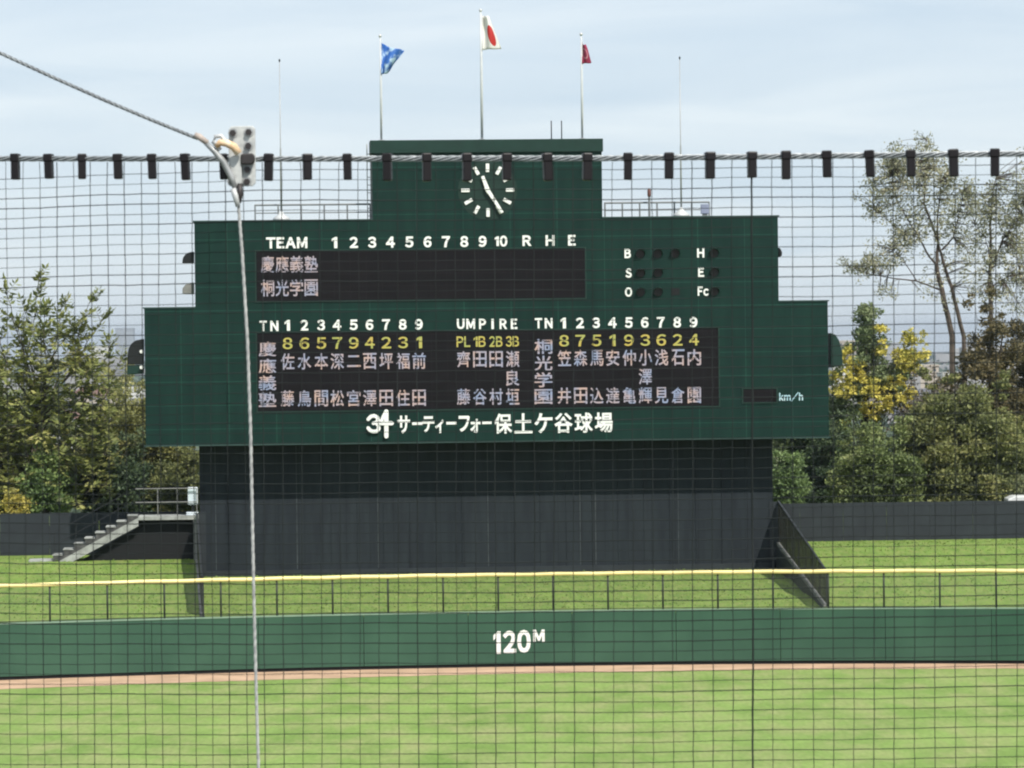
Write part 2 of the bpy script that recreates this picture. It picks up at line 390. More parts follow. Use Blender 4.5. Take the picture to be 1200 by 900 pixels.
def glyphs(b, s, cx, cz, w, h, y, bold=.02, depth=.03):
    """one string stretched to w x h metres, centred on (cx, cz) of the plane y"""
    s = s.translate(WIDE); V = []; Fc = []; pen = 0.0
    for c in s:
        key = (c, bold)
        if key not in _tc: _tc[key] = text_mesh(c, bold, 1.0)
        vs, fs = _tc[key]; x0 = min(v[0] for v in vs); x1 = max(v[0] for v in vs); n = len(V)
        V += [(v[0]-x0+pen, v[1], v[2]) for v in vs]; Fc += [tuple(i+n for i in f) for f in fs]; pen += x1-x0+.07
    x0 = min(v[0] for v in V); x1 = max(v[0] for v in V); z0 = min(v[1] for v in V); z1 = max(v[1] for v in V)
    kz = h/(z1-z0); kx = w/(x1-x0) if w else kz
    b.add([(cx + (v[0]-(x0+x1)/2)*kx, y - v[2]*depth, cz + (v[1]-(z0+z1)/2)*kz) for v in V], Fc)
PXM = D0 / FOC                      # metres per photo pixel at the board
def row(items, parent, m, y=-.02, bold=.02, name='lettering', depth=.03):
    if name in ('heading_lettering', 'position_figures') and len(items) > 1:
        for it in items: row([it], parent, m, y, bold, name[:-1] if name[-1] == 's' else 'heading_letter', depth)
        return
    b = MB()
    for s, px, py, w, h in items:
        u, z = site(px, py); glyphs(b, s, u, z, w*PXM if w else None, h*PXM, y, bold, depth)
    return b.build(name, m, parent)

# ------------------------------------------------------------------ scoreboard
board = thing('scoreboard', 'large stepped dark green scoreboard with clock tower on a charcoal wall', 'scoreboard', O, PSI)
avg = lambda pts, k: sum(site(*p)[k] for p in pts)/len(pts)
zt = avg([(436,164),(705,163)], 1); zs1 = avg([(228,260),(911,254)], 1); zs2 = avg([(168,362),(970,353)], 1); zb = avg([(172,521),(971,512.5)], 1)
uL, uR = avg([(168,362),(172,522)], 0), avg([(970,353),(971.5,512)], 0)
mL, mR = avg([(228,260),(228.5,357)], 0), avg([(911,254),(913,351)], 0)
tL, tR = avg([(436,180),(436.5,257)], 0), avg([(705,180),(706,254)], 0)
TH = 1.45
poly = [(uL,zb),(uR,zb),(uR,zs2),(mR,zs2),(mR,zs1),(tR,zs1),(tR,zt-.5),(tL,zt-.5),(tL,zs1),(mL,zs1),(mL,zs2),(uL,zs2)]
MB().prism(poly, 0, TH).build('board_face', GREEN, board)
MB().box(tL-.07, tR+.05, -.08, TH+.05, zt-.498, zt).build('tower_cap', GREEN_TRIM, board, bevel=.01)
b = MB(); e = .055
for (x0, x1, z0, z1) in [(uL-e,mL,zs2,zs2+e),(mR,uR+e,zs2,zs2+e),(mL-e,tL,zs1,zs1+e),(tR,mR+e,zs1,zs1+e)]:
    b.box(x0, x1, -.03, TH+.03, z0+.002, z1)
b.box(uL-e, uR+e, -.03, .12, zb-e, zb-.002)
b.build('edge_trim', mat('edge_trim', (.030,.060,.055), None, 3, .5), board)
wL, wR = site(234, 600, 1.57)[0], site(906, 600, 1.57)[0]
b = MB(); n = 22
for i in range(n):
    a = wL + (wR-wL)*i/n; b.box(a+.006, wL+(wR-wL)*(i+1)/n-.006, 1.57, 1.70, Z_MID-.3, zb+.2)
b.box(wL+.01, wR-.01, 1.66, 4.2, Z_MID-.3, zb+1)
b.build('support_wall', BLACKW, board)
jm = mat('joint_metal', (.075,.085,.09), (.035,.042,.047), 3, .6, stretch=(1,1,.6))
for px in (253, 348, 443, 572, 680, 698, 795):
    u = site(px, 620, 1.57)[0]; MB().box(u-.012, u+.012, 1.545, 1.569, Z_MID+.25, zb-.15).build('joint_strip', jm, board)
b = MB(); b.box(wL-.03, wR+.03, 1.50, 1.568, Z_MID-.05, Z_MID+.22); b.build('plinth', CHARCOAL, board)
b = MB(); b.box(wL, wR, 1.2, 1.56, zb-.1, zb-.01); b.build('soffit_beam', DARKMETAL, board)
# displays
def quad(p, q):
    (u0, z1), (u1, z0) = site(*p), site(*q); return u0, u1, z0, z1
def display(p, q, lab, m=LED):
    u0, u1, z0, z1 = quad(p, q)
    b = MB().box(u0, u1, -.012, .05, z0, z1); o = b.build('display_panel', m, board); o['label'] = lab
    f = MB(); w = .05
    f.box(u0-w, u1+w, -.035, -.002, z1+.001, z1+w); f.box(u0-w, u1+w, -.035, -.002, z0-w, z0-.001)
    f.box(u0-w, u0-.001, -.035, -.002, z0, z1); f.box(u1+.001, u1+w, -.035, -.002, z0, z1)
    f.build('display_frame', GREEN_TRIM, o); return o
line = display((300,294.5), (686,349), 'wide dark line score display')
lineup = display((301,390.5), (842.5,475.5), 'tall dark lineup display full of names')
speed = display((871,456), (910,471), 'small blank speed display')
hp = dict(bold=.042, name='heading_lettering')
row([('TEAM',336,284.5,48,13)], board, WHITE, **hp)
row([(str(i+1), x, 284.3-i*.18, None, 13) for i, x in enumerate([392,414.5,436,457.5,479.5,501,522.5,544,565.5])] + [('10',587,282.6,15,13)]
    + [('R',617.5,282,None,12.5),('H',644.5,281.8,None,12.5),('E',670,281.6,None,12.5)], board, WHITE, **hp)
row([('T',308.5,382,8.5,12),('N',321.5,382,9.5,12)] + [(d, x, 381.3-i*.15, None, 12.5) for i, (d, x) in enumerate(zip('123456789',[336.7,356.4,376.2,394.9,414.3,433,452.3,471.9,490.8]))], board, WHITE, **hp)
row([(c, x, 379.6, w, 12) for c, x, w in zip('UMPIRE',[539.9,551.6,565.4,577.2,589.8,602.3],[9,10.5,8.2,2.8,8.8,7.6])], board, WHITE, **hp)
row([('T',631,378.8,8.5,12),('N',643,378.8,9.5,12)] + [(d, x, 378.6-i*.13, None, 12.5) for i, (d, x) in enumerate(zip('123456789',[660,679.4,698.3,717.5,736.8,755.5,774.2,793.5,812.7]))], board, WHITE, **hp)
row([('B',735.5,297,7.5,11),('S',736.5,320,7.5,11),('O',736.5,342.3,8.5,11),('H',821,296.5,8.5,11),('E',821.5,319,7,11),('Fc',824,341.3,13,11)], board, WHITE, **hp)
row([('km/h',927,465,28,11)], board, CYANW, bold=.025, name='unit_lettering')
# bottom name
row([(c, x, 497.6+dy-(x-465)*.012, w, h) for c, x, w, h, dy in [('サ',473,15,21,0),('ー',489,12,3.4,-1),('テ',502,14,19,0),('ィ',515,10,16,2.5),('ー',529,12,3.4,-1),('フ',544,13,19,0),('ォ',557,12,16,2.5),('ー',570.5,11,3.4,-1)]], board, WHITE, bold=.032, name='stadium_name')
row([(c, 589.5+i*23.6, 496.3-i*.25, 21.5, 23.5) for i, c in enumerate('保土ケ谷球場')], board, WHITE, bold=.024, name='stadium_name')
b = MB()
def L34(p): return site(425+p[0]/22.5, 478+p[1]/22.5)
lay = [0]
def stroke(path, w):
    pts = [Vector(L34(p)) for p in path]; r = w/22.5*PXM/2
    for i, p in enumerate(pts):
        lay[0] += 1; b.disc(p.x, -.05-.0025*lay[0], -.003, p.y, r, 16)
        if i:
            lay[0] += 1; a = pts[i-1]; t = (p-a).normalized(); nn = Vector((-t.y, t.x))*r
            b.prism([tuple(a-nn), tuple(p-nn), tuple(p+nn), tuple(a+nn)], -.05-.0025*lay[0], -.003)
stroke([(145,300),(215,225),(300,205),(385,245),(405,310),(370,375),(285,405)], 92)
stroke([(370,415),(420,470),(425,550),(365,615),(260,620),(190,585),(145,530)], 92)
stroke([(622,95),(622,745)], 112); stroke([(600,110),(540,230),(478,375)], 84); stroke([(480,402),(765,402)], 108)
b.build('emblem', WHITE, board)
# lit names
kb = dict(y=-.016, bold=.014, depth=.02, name='name_lettering')
row([(c, 313.6+i*17, 309.8-i*.15, 15.5, 19.5) for i, c in enumerate('慶應義塾')], line, LEDW, **kb)
row([(c, 313.6+i*17, 337.6-i*.15, 15.5, 19.5) for i, c in enumerate('桐光学園')], line, LEDW, **kb)
LX = [336.7,356.4,376.2,394.9,414.3,433,452.3,471.9,490.8]; RX = [661,680,699,717.8,737,756,774.8,794,813.3]; UX = [543,562,581,600.4]
row([(d, x+.3, 402.4-i*.15, 11.5 if d != '1' else 7, 13.5) for i, (d, x) in enumerate(zip('865794231', LX))], lineup, LEDY, y=-.016, bold=.02, depth=.02, name='position_figures')
row([(d, x, 399.3-i*.15, 11.5 if d != '1' else 7, 13.5) for i, (d, x) in enumerate(zip('875193624', RX))], lineup, LEDY, y=-.016, bold=.02, depth=.02, name='position_figures')
row([(d, x, 400.4-i*.12, w, 12.5) for i, (d, x, w) in enumerate(zip(['PL','1B','2B','3B'], UX, [16,14,15.5,15.5]))], lineup, LEDY, y=-.016, bold=.02, depth=.02, name='position_figures')
row([(c, 313.4, y, 20.5, 17.5) for c, y in zip('慶應義塾',[409,429,448.6,468])], lineup, LEDW, **kb)
row([(c, 636.8, y, 21, 17.5) for c, y in zip('桐光学園',[406,425.6,445,464.8])], lineup, LEDW, **kb)
def names(lst, X, y1, y3, sl):
    for i, (nm, x) in enumerate(zip(lst, X)):
        it = [(nm[0], x+.3, y1-i*sl, 15.8, 19)] + ([(nm[1], x+.3, (y1+y3)/2-i*sl, 15.8, 19)] if len(nm) == 3 else []) + [(nm[-1], x+.3, y3-i*sl, 15.8, 19)]
        it = [(c, px, py, w, h if c != '二' else 13.5) for c, px, py, w, h in it]
        row(it, lineup, LEDW, **kb)
names(['佐藤','水鳥','本間','深松','二宮','西澤','坪田','福住','前田'], LX, 423.6, 467, .1)
names(['齊藤','田谷','田村','瀬良垣'], UX, 421, 465, .1)
names(['笠井','森田','馬込','安達','仲亀','小澤輝','浅見','石倉','内園'], RX, 419.5, 463.8, .1)
# count lamps with hoods
LAMPG = mat('lamp_lens', (.022,.012,.012), (.012,.010,.010), 6, .35)
for px, py, hood in [(750,297.5,1),(770.5,297.3,1),(791,297,1),(750.5,320,1),(771,319.7,1),(750.5,342.4,1),(771,342.2,1),(791.5,341.8,0),(836.5,296.5,1),(837,319,1),(837,341.5,1)]:
    u, z = site(px, py); r = .165
    if hood:
        l = MB().disc(u, -.03, .02, z, r, 24).build('count_lamp', LAMPG, board)
        h = MB(); n = 18; vs = []
        for k in range(n+1):
            w = math.pi*(-.12 + 1.24*k/n); c, s_ = math.cos(w), math.sin(w); L = -.06 - .27*max(.0, s_+.36)/1.36
            vs += [(u+c*(r+.005), -.02, z+s_*(r+.005)), (u+c*(r+.005), L, z+s_*(r+.005)), (u+c*(r+.025), L, z+s_*(r+.025)), (u+c*(r+.025), -.02, z+s_*(r+.025))]
        fs = [(4*k+j, 4*k+(j+1) % 4, 4*k+4+(j+1) % 4, 4*k+4+j) for k in range(n) for j in range(4)] + [(0,1,2,3), (4*n,4*n+3,4*n+2,4*n+1)]
        h.add(vs, fs).build('lamp_hood', GREEN_TRIM, l)
    else:
        o = MB().box(u-r, u+r, -.02, .02, z-.13, z+.13).build('count_lamp', VOID, board); o['label'] = 'square socket with no lamp'
# clock
cu_, cz_ = site(571.5, 223)
clock = MB().disc(cu_, -.006, .05, cz_, 1.14, 48).build('clock', mat('clock_dial', (.0078,.027,.0195), None, 2, .5), board)
for k in range(12):
    a = k*math.pi/6; d = Vector((math.sin(a), math.cos(a))); nn = Vector((d.y, -d.x))*.068
    r0, r1 = (.70, 1.03)
    c0, c1 = Vector((cu_, cz_))+d*r0, Vector((cu_, cz_))+d*r1
    MB().prism([tuple(c0-nn), tuple(c0+nn), tuple(c1+nn), tuple(c1-nn)], -.06, -.021).build('hour_mark', WHITE, clock, bevel=.012)
def hand(name, vec, w0, w1, y, tail):
    d = Vector(vec).normalized(); L = Vector(vec).length*PXM; nn = Vector((d.y, -d.x)); c = Vector((cu_, cz_))
    p0 = c - d*tail; p1 = c + d*L
    MB().prism([tuple(p0-nn*w0), tuple(p0+nn*w0), tuple(p1+nn*w1), tuple(p1-nn*w1)], y-.03, y).build(name, WHITE, clock)
hand('hour_hand', (-6.0, 16.5), .085, .06, -.09, .12)
hand('minute_hand', (16.8, -26.5), .075, .05, -.13, .14)
MB().disc(cu_, -.15, -.02, cz_, .09, 16).build('clock_hub', WHITE, clock)
# side fittings
def fitting(name, px_poly, y0, y1, m, lab=None, bevel=.03):
    P = [site(*p, v=(y0+y1)/2) for p in px_poly]
    o = MB().prism(P, y0, y1).build(name, m, board, bevel=bevel)
    if lab: o['label'] = lab
    return o
hornb = mat('black_horn', (.010,.011,.012), None, 4, .5)
l = fitting('loudspeaker', [(168.5,427),(150,427),(150,416),(151,409),(154,403),(159,399),(168.5,397)][::-1], .25, 1.2, hornb, 'black rounded horn on the left edge')
l = fitting('loudspeaker', [(168.5,438),(149.5,439),(149.5,428),(168.5,427.6)][::-1], .3, 1.1, GREEN_TRIM, 'lower green box on the left edge')
fitting('loudspeaker', [(971.5,431),(985.5,428),(985,411),(981,398),(977,392),(971.5,390)], .25, 1.2, GREEN_TRIM, 'green rounded box on the right edge')
fitting('side_lamp', [(227.5,308.5),(213.5,308.5),(214.5,302),(218,297.5),(223,295.5),(227.5,295)][::-1], .3, .8, hornb, 'upper black half round lamp cover')
fitting('side_lamp', [(227.5,345),(214,344.5),(214,338),(217.5,333.5),(223,331.5),(227.5,331)][::-1], .3, .8, mat('grey_cover', (.20,.20,.19), None, 4, .5), 'lower grey half round lamp cover')
fitting('side_lamp', [(912,302),(915.5,300),(916,296),(914,291.5),(912,290)], .3, .7, hornb, 'small black lamp cover on the right edge')
for px, py in [(165.5,412),(165.5,430.5)]:
    u, z = site(px, py); MB().disc(u, .18, .26, z, .07, 12).build('speaker_bolt', WHITE, board)
# roof railings
RAILM = mat('railing_grey', (.20,.215,.22), None, 3, .5)
def railing(x0, x1, ztop, posts, depth):
    rl = None
    b = MB(); z0 = zs1+.05; u0, _ = site(x0, 250, depth); u1, _ = site(x1, 250, depth)
    b.tube([(u0, depth, z0+ztop), (u1, depth, z0+ztop)], .042, 6); b.tube([(u0, depth, z0+ztop*.5), (u1, depth, z0+ztop*.5)], .026, 6)
    o = b.build('roof_railing', RAILM, board)
    for i in range(posts):
        u = u0+(u1-u0)*i/(posts-1); MB().tube([(u, depth, z0-.03), (u, depth, z0+ztop+.02)], .036, 6).build('railing_post', RAILM, o)
    return o
railing(299, 434, .62, 6, 1.2); railing(709, 831, .58, 7, 1.2)
b = MB(); u, z = site(432.5, 220, .9)
for s_ in (-.13, .13): b.tube([(u+s_*.55, .9+s_, zs1), (u+s_*.55, .9+s_, zt-.1)], .022, 6)
k = zs1+.2
while k < zt-.2: b.tube([(u-.07, .77, k), (u+.07, 1.03, k)], .015, 6); k += .3
b.build('access_ladder', mat('ladder_metal', (.45,.46,.46), None, 3, .5), board)
# wall mounted white box and short red tipped post on the shoulder
def on_roof(px, v): return site(px, 250, v)[0]
t = thing('obstruction_light', 'short post with reddish lamp behind the right roof railing', 'warning light', sw(on_roof(761, .9), .9, zs1+.06))
MB().tube([(0,0,0),(0,0,.78)], .045, 8).build('post', RAILM, t)
MB().tube([(0,0,.78),(0,0,.84),(0,0,1.05),(0,0,1.12)], [.05,.075,.075,.03], 10).build('lamp', mat('red_lens', (.14,.065,.055), None, 3, .3), t, True)
t = thing('roof_box', 'small pale blue box at the right end of the roof railing', 'equipment box', sw(on_roof(826, .8), .8, zs1+.06))
MB().box(-.16,.16,-.12,.12,.10,.48).build('case', mat('blue_grey_case', (.26,.29,.40), None, 3, .5), t, bevel=.02)
MB().box(-.10,.10,-.08,.08,.0,.098).build('foot', RAILM, t)

# ------------------------------------------------------------------ poles, flags, masts
def pole(px, ytop, lab, v=.7, r=.045):
    u, z1 = site(px, ytop, v); t = thing('flag_pole', lab, 'flagpole', sw(u, v, zt+.002), PSI, 'flagpoles on the clock tower')
    h = z1 - zt
    MB().tube([(0,0,0),(0,0,h*.5),(0,0,h)], [r, r*.85, r*.6], 10).build('shaft', POLEM, t, True)
    MB().tube([(0,0,0),(0,0,.05),(0,0,.06)], [.13,.13,.05], 12).build('base_flange', STEEL, t)
    b = MB(); b.tube([(0,0,h),(0,0,h+.03),(0,0,h+.09),(0,0,h+.13)], [.03,.06,.06,.015], 10); b.build('finial', PALESTEEL, t, True)
    b = MB(); b.tube([(.045,0,.6),(.05,0,h-.05)], .006, 4); b.build('halyard', WHITE, t)
    return u
pole(445.5, 44, 'left flagpole, carrying the blue flag', .8)
pole(563.2, 14, 'tall middle flagpole, carrying the white flag with red disc', .8, .055)
pole(681, 42, 'right flagpole, carrying the small crimson flag', .8)
def flag_mat(name, expr):
    m = bpy.data.materials.new(name); m.use_nodes = True; t = m.node_tree; bs = t.nodes['Principled BSDF']; bs.inputs['Roughness'].default_value = .7
    uv = t.nodes.new('ShaderNodeTexCoord'); expr(t, uv.outputs['UV'], bs)
    tr = t.nodes.new('ShaderNodeBsdfTranslucent'); s_ = bs.inputs['Base Color'].links[0].from_socket; t.links.new(s_, tr.inputs[0])
    ms = t.nodes.new('ShaderNodeMixShader'); ms.inputs[0].default_value = .3; o = t.nodes['Material Output']
    t.links.new(bs.outputs[0], ms.inputs[1]); t.links.new(tr.outputs[0], ms.inputs[2]); t.links.new(ms.outputs[0], o.inputs[0]); return m
def disc_expr(cx, cy, rx, c_in, c_out, r_in=0.0):
    def f(t, uv, bs):
        mp = t.nodes.new('ShaderNodeMapping'); mp.inputs['Location'].default_value = (-cx*rx, -cy, 0); mp.inputs['Scale'].default_value = (rx, 1, 0)
        ln = t.nodes.new('ShaderNodeVectorMath'); ln.operation = 'LENGTH'; t.links.new(uv, mp.inputs[0]); t.links.new(mp.outputs[0], ln.inputs[0])
        r = t.nodes.new('ShaderNodeValToRGB'); r.color_ramp.interpolation = 'CONSTANT'; es = r.color_ramp.elements
        es[0].color = (*(c_out if r_in else c_in), 1); es[1].position = .30; es[1].color = (*c_out, 1)
        if r_in: e = es.new(r_in); e.color = (*c_in, 1)
        t.links.new(ln.outputs['Value'], r.inputs[0]); t.links.new(r.outputs[0], bs.inputs['Base Color'])
    return f
def flag(name_label, cat, px_top, px_bot, far_top, far_bot, m, waves, amp, v=.8, sag=0.0):
    """cloth between hoist (top,bottom) and fly end (top,bottom), folds in depth"""
    a, b_, c, d = [Vector(site(*p, v=v)) for p in (px_top, px_bot, far_top, far_bot)]
    nu, nv = 36, 18; vs = []; uvs = []
    for j in range(nv+1):
        for i in range(nu+1):
            s_, t_ = i/nu, j/nv
            p = a.lerp(b_, t_)*(1-s_) + c.lerp(d, t_)*s_
            ph = waves*math.pi*2*(s_ + .25*t_)
            y = amp*math.sin(ph)*min(1, s_*3) + .06*math.sin(5*t_+3*s_)
            vs.append((p.x + .04*math.cos(ph)*s_, y, p.y - sag*math.sin(s_*math.pi)*(1-.4*t_) + .025*math.sin(ph*1.3+t_*4)*s_)); uvs.append((s_, t_))
    fs = [(j*(nu+1)+i, j*(nu+1)+i+1, (j+1)*(nu+1)+i+1, (j+1)*(nu+1)+i) for j in range(nv) for i in range(nu)]
    o0 = Vector((a.x, 0, a.y)); me = bpy.data.meshes.new('flag')
    me.from_pydata([tuple(Vector(p)-o0) for p in vs], [], fs); me.materials.append(m)
    ul = me.uv_layers.new(name='cloth')
    for l in me.loops: ul.data[l.index].uv = uvs[l.vertex_index]
    me.polygons.foreach_set('use_smooth', [True]*len(me.polygons))
    o = link('flag', me); o.location = sw(a.x, v, a.y); o.rotation_euler = (0,0,PSI); tag(o, name_label, cat, 'flags on the clock tower')
    sm = o.modifiers.new('cloth', 'SOLIDIFY'); sm.thickness = .006
    return o
flag('white flag with red disc drooping from the middle pole', 'flag', (565,18.5), (565,59), (572.5,20), (589,57.5), flag_mat('white_flag_cloth', disc_expr(.60,.60,1.5,(.55,.035,.03),(.78,.77,.74))), 1.1, .14, sag=-.03)
def blue_expr(t, uv, bs):
    n = t.nodes.new('ShaderNodeTexNoise'); n.inputs['Scale'].default_value = 3.2; n.inputs['Detail'].default_value = 2; t.links.new(uv, n.inputs['Vector'])
    r = t.nodes.new('ShaderNodeValToRGB'); r.color_ramp.elements[0].position = .47; r.color_ramp.elements[0].color = (.04,.16,.52,1); r.color_ramp.elements[1].position = .60; r.color_ramp.elements[1].color = (.50,.68,.82,1)
    t.links.new(n.outputs['Fac'], r.inputs[0]); t.links.new(r.outputs[0], bs.inputs['Base Color'])
flag('blue flag with pale marks streaming from the left pole', 'flag', (446.5,50), (446.5,87.5), (473.5,59), (458,83), flag_mat('blue_flag_cloth', blue_expr), 1.2, .16, sag=.05)
flag('small crimson flag hanging from the right pole', 'flag', (682,49.5), (682,75), (685.5,53), (692.5,73.5), flag_mat('crimson_flag_cloth', disc_expr(.5,.5,1.0,(.55,.25,.28),(.34,.03,.08),.22)), .9, .10)
def mast(px, ytop, lab, v=.75):
    u, z1 = site(px, ytop, v); z0 = zs1+.057; t = thing('lightning_rod', lab, 'lightning rod', sw(u, v, z0), PSI, 'thin rods on the roof shoulders'); h = z1-z0
    MB().tube([(0,0,.2),(0,0,h*.45),(0,0,h*.46),(0,0,h)], [.035,.032,.02,.014], 8).build('rod', STEEL, t, True)
    MB().tube([(0,0,0),(0,0,.09),(0,0,.26),(0,0,.36)], [.34,.31,.10,.05], 16).build('base_cone', PALESTEEL, t, True)
    MB().tube([(0,0,h-.02),(0,0,h+.05),(0,0,h+.10)], [.02,.04,.01], 8).build('tip', DARKMETAL, t, True)
mast(327.5, 72, 'thin lightning rod rising left of the clock tower'); mast(796.5, 69, 'thin lightning rod rising right of the clock tower')
for px, yt, lab in [(646, 141.5, 'short aerial rod on the tower cap, further from the crimson flag pole'), (658, 141.5, 'short aerial rod on the tower cap, nearer the crimson flag pole')]:
    u, z1 = site(px, yt, .9); t = thing('aerial_rod', lab, 'aerial', sw(u, .9, zt+.002), PSI, 'short aerial rods on the tower cap')
    MB().tube([(0,0,.05),(0,0,z1-zt)], .022, 8).build('rod', DARKMETAL, t, True); MB().box(-.06,.06,-.06,.06,0,.05).build('foot', DARKMETAL, t)

# ------------------------------------------------------------------ fences beside the board
def sheet_fence(lab, u0, u1, v, z0, z1, n):
    t = thing('sheet_fence', lab, 'fence', sw((u0+u1)/2, v, z0), PSI); uc = (u0+u1)/2
    b = MB()
    for i in range(n):
        a = u0+(u1-u0)*i/n-uc; c = u0+(u1-u0)*(i+1)/n-uc; j = rnd.uniform(-.012, .012)
        b.box(a+.005, c-.005, j, .04+j, -.15, z1-z0+rnd.uniform(-.012,.012))
    b.build('panel', CHARCOAL, t)
    for i in range(0, n+1, 2):
        a = u0+(u1-u0)*i/n-uc; MB().box(a-.035, a+.035, .055, .12, -.2, z1-z0-.05).build('post', DARKMETAL, t)
    return t
fr = site(1075, 588, 4.5)[1]; fl = site(110, 600.5, 5.2)[1]
sheet_fence('charcoal sheet fence right of the scoreboard', site(912,600,4.5)[0], 24, 4.5, Z_R, fr, 15)
sheet_fence('charcoal sheet fence left of the scoreboard behind the steps', -27, site(232,600,5.2)[0], 5.2, Z_L, fl, 15)
def side_screen(lab, U, v0, v1, zb0, zb1, h0, h1, low):
    """screen of slats on a kerb from the near end (U[0], v0) to the far end (U[1], v1)"""
    sk = math.atan2(U[1]-U[0], v1-v0); L = math.hypot(U[1]-U[0], v1-v0)
    t = thing('side_screen', lab, 'screen fence', sw(U[0], v0, zb0), PSI-sk, 'screens flanking the scoreboard')
    n = 62; b = MB()
    for i in range(n):
        a, c = L*i/n+.02, L*(i+1)/n-.012
        za, zc = (zb1-zb0)*a/L, (zb1-zb0)*c/L; ha, hc = h0+(h1-h0)*a/L, h0+(h1-h0)*c/L
        b.add([(0,a,za+.10),(0,c,zc+.10),(0,c,zc+hc),(0,a,za+ha),(.02,a,za+.10),(.02,c,zc+.10),(.02,c,zc+hc),(.02,a,za+ha)],
              [(0,1,2,3),(7,6,5,4),(0,4,5,1),(1,5,6,2),(2,6,7,3),(3,7,4,0)])
    b.build('shade_cloth', SLATM, t)
    for i in range(8):
        a = L*i/7; z = (zb1-zb0)*a/L; h = h0+(h1-h0)*a/L
        MB().box(.022, .085, a-.03, a+.03, z-.3, z+h+.03).build('post', DARKMETAL, t)
    b = MB(); b.bar((.012, 0, h0+.02), (.012, L, zb1-zb0+h1+.02), .07, .05); b.build('top_rail', DARKMETAL, t)
    dz = zb1-zb0; q = [(0,3,2,1),(4,5,6,7),(0,1,5,4),(1,2,6,5),(2,3,7,6),(3,0,4,7)]
    w = .10; lo = low-zb0-.3
    MB().add([(-w,0,-1.2),(w,0,-1.2),(w,0,-.06),(-w,0,-.06),(-w,L,lo),(w,L,lo),(w,L,dz-.06),(-w,L,dz-.06)], q).build('shaded_retaining_wall', CHARCOAL, t)  # charcoal colour puts the shadow onto this concrete face
    w = .09
    w = .07
    MB().add([(-w,-.02,-.057),(w,-.02,-.057),(w,-.02,.05),(-w,-.02,.05),(-w,L,dz-.057),(w,L,dz-.057),(w,L,dz+.05),(-w,L,dz+.05)], q).build('kerb', mat('worn_kerb', (.24,.24,.22), (.09,.09,.085), 3, .8), t)
    MB().box(-.32 if U[0] > 0 else .0, .02 if U[0] > 0 else .35, L+.002, L+.05, lo, dz+h1).build('end_panel', CHARCOAL, t)
    return t
SLATM = mat('streaked_shade_cloth', (.060,.058,.042), (.020,.022,.022), 1.2, .7, stretch=(1,7,.4))  # cloth colour varies in vertical tan and dark streaks
_t = SLATM.node_tree; _tr = _t.nodes.new('ShaderNodeBsdfTransparent'); _ms = _t.nodes.new('ShaderNodeMixShader'); _n = _t.nodes.new('ShaderNodeTexNoise'); _n.inputs['Scale'].default_value = 1.0
_m = _t.nodes.new('ShaderNodeMapping'); _m.inputs['Scale'].default_value = (1, 5, .25); _c = _t.nodes.new('ShaderNodeTexCoord'); _r = _t.nodes.new('ShaderNodeMapRange'); _r.inputs[1].default_value = .35; _r.inputs[2].default_value = .65; _r.inputs[3].default_value = .08; _r.inputs[4].default_value = .52
_t.links.new(_c.outputs['Object'], _m.inputs[0]); _t.links.new(_m.outputs[0], _n.inputs['Vector']); _t.links.new(_n.outputs['Fac'], _r.inputs[0]); _t.links.new(_r.outputs[0], _ms.inputs[0])
_t.links.new(_t.nodes['Principled BSDF'].outputs[0], _ms.inputs[1]); _t.links.new(_tr.outputs[0], _ms.inputs[2]); _t.links.new(_ms.outputs[0], _t.nodes['Material Output'].inputs[0])
vn = -13.3
zfR = site(912, 588, 1.5)[1]
side_screen('dark shade cloth screen running back from the wall to the right end of the scoreboard', GR, vn, 1.54, 1.95, Z_R+.1, site(968,668.5,vn)[1]-1.95, zfR-Z_R-.1, Z_MID)
zfL = site(230, 600, 1.5)[1]
side_screen('dark shade cloth screen seen edge on at the left end of the scoreboard', GL, vn, 1.50, 1.95, Z_L, site(236,676,vn)[1]-1.95, zfL-Z_L, Z_MID)

# ------------------------------------------------------------------ concrete steps with landing, left
v0, v1 = .75, 2.1
uA, zA = site(62, 655.5, v0); uB, zB = site(162, 605, v0); uE = site(232.5, 605, v0)[0]
steps = thing('concrete_steps', 'pale concrete steps climbing to a railed landing at the left side of the scoreboard', 'steps', sw(uA, v0, Z_L), PSI)
def LS(u, v, z): return (u-uA, v-v0, z-Z_L)
STEPM = mat('shaded_concrete', (.085,.085,.08), (.03,.03,.03), 4, .85)  # dark tone imitates shaded risers between the lit treads
ns = 8; run = (uB-uA)/ns; rise = (zB-Z_L)/ns
poly = [(0, -.2)]
prof = []
for i in range(ns): prof += [(i*run, i*rise), (i*run, (i+1)*rise)]
prof += [(ns*run, ns*rise)]
low = [(ns*run, ns*rise-.42), (.55, -.12), (0, -.12)]
pp = prof + low
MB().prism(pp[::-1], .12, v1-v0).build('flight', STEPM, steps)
for i in range(ns): MB().box(i*run-.03, (i+1)*run-.04, .10, v1-v0+.01, (i+1)*rise+.002, (i+1)*rise+.035).build('tread', CONC, steps)  # pale caps added so the step tops look lit
MB().prism([(0.05,-.1),(0.62,-.1),(ns*run, ns*rise-.38),(ns*run, ns*rise-.06)], -.01, .118).build('stringer', CONC, steps)
MB().box(-.95, .02, .2, v1-v0, -.1, .05).build('bottom_slab', CONC, steps, bevel=.015)
MB().box(ns*run+.002, uE-uA, -.02, v1-v0, ns*rise-.16, ns*rise).build('landing', CONC, steps, bevel=.01)
b = MB(); b.prism([(.7,-.2),(uE-uA-.15,-.2),(uE-uA-.15,ns*rise-.165),(ns*run+.0,ns*rise-.165),(ns*run-.01,ns*rise-.45)], .35, .45); b.build('under_landing_shade', VOID, steps)  # near-black sheet stands in for the shade of the void below the landing
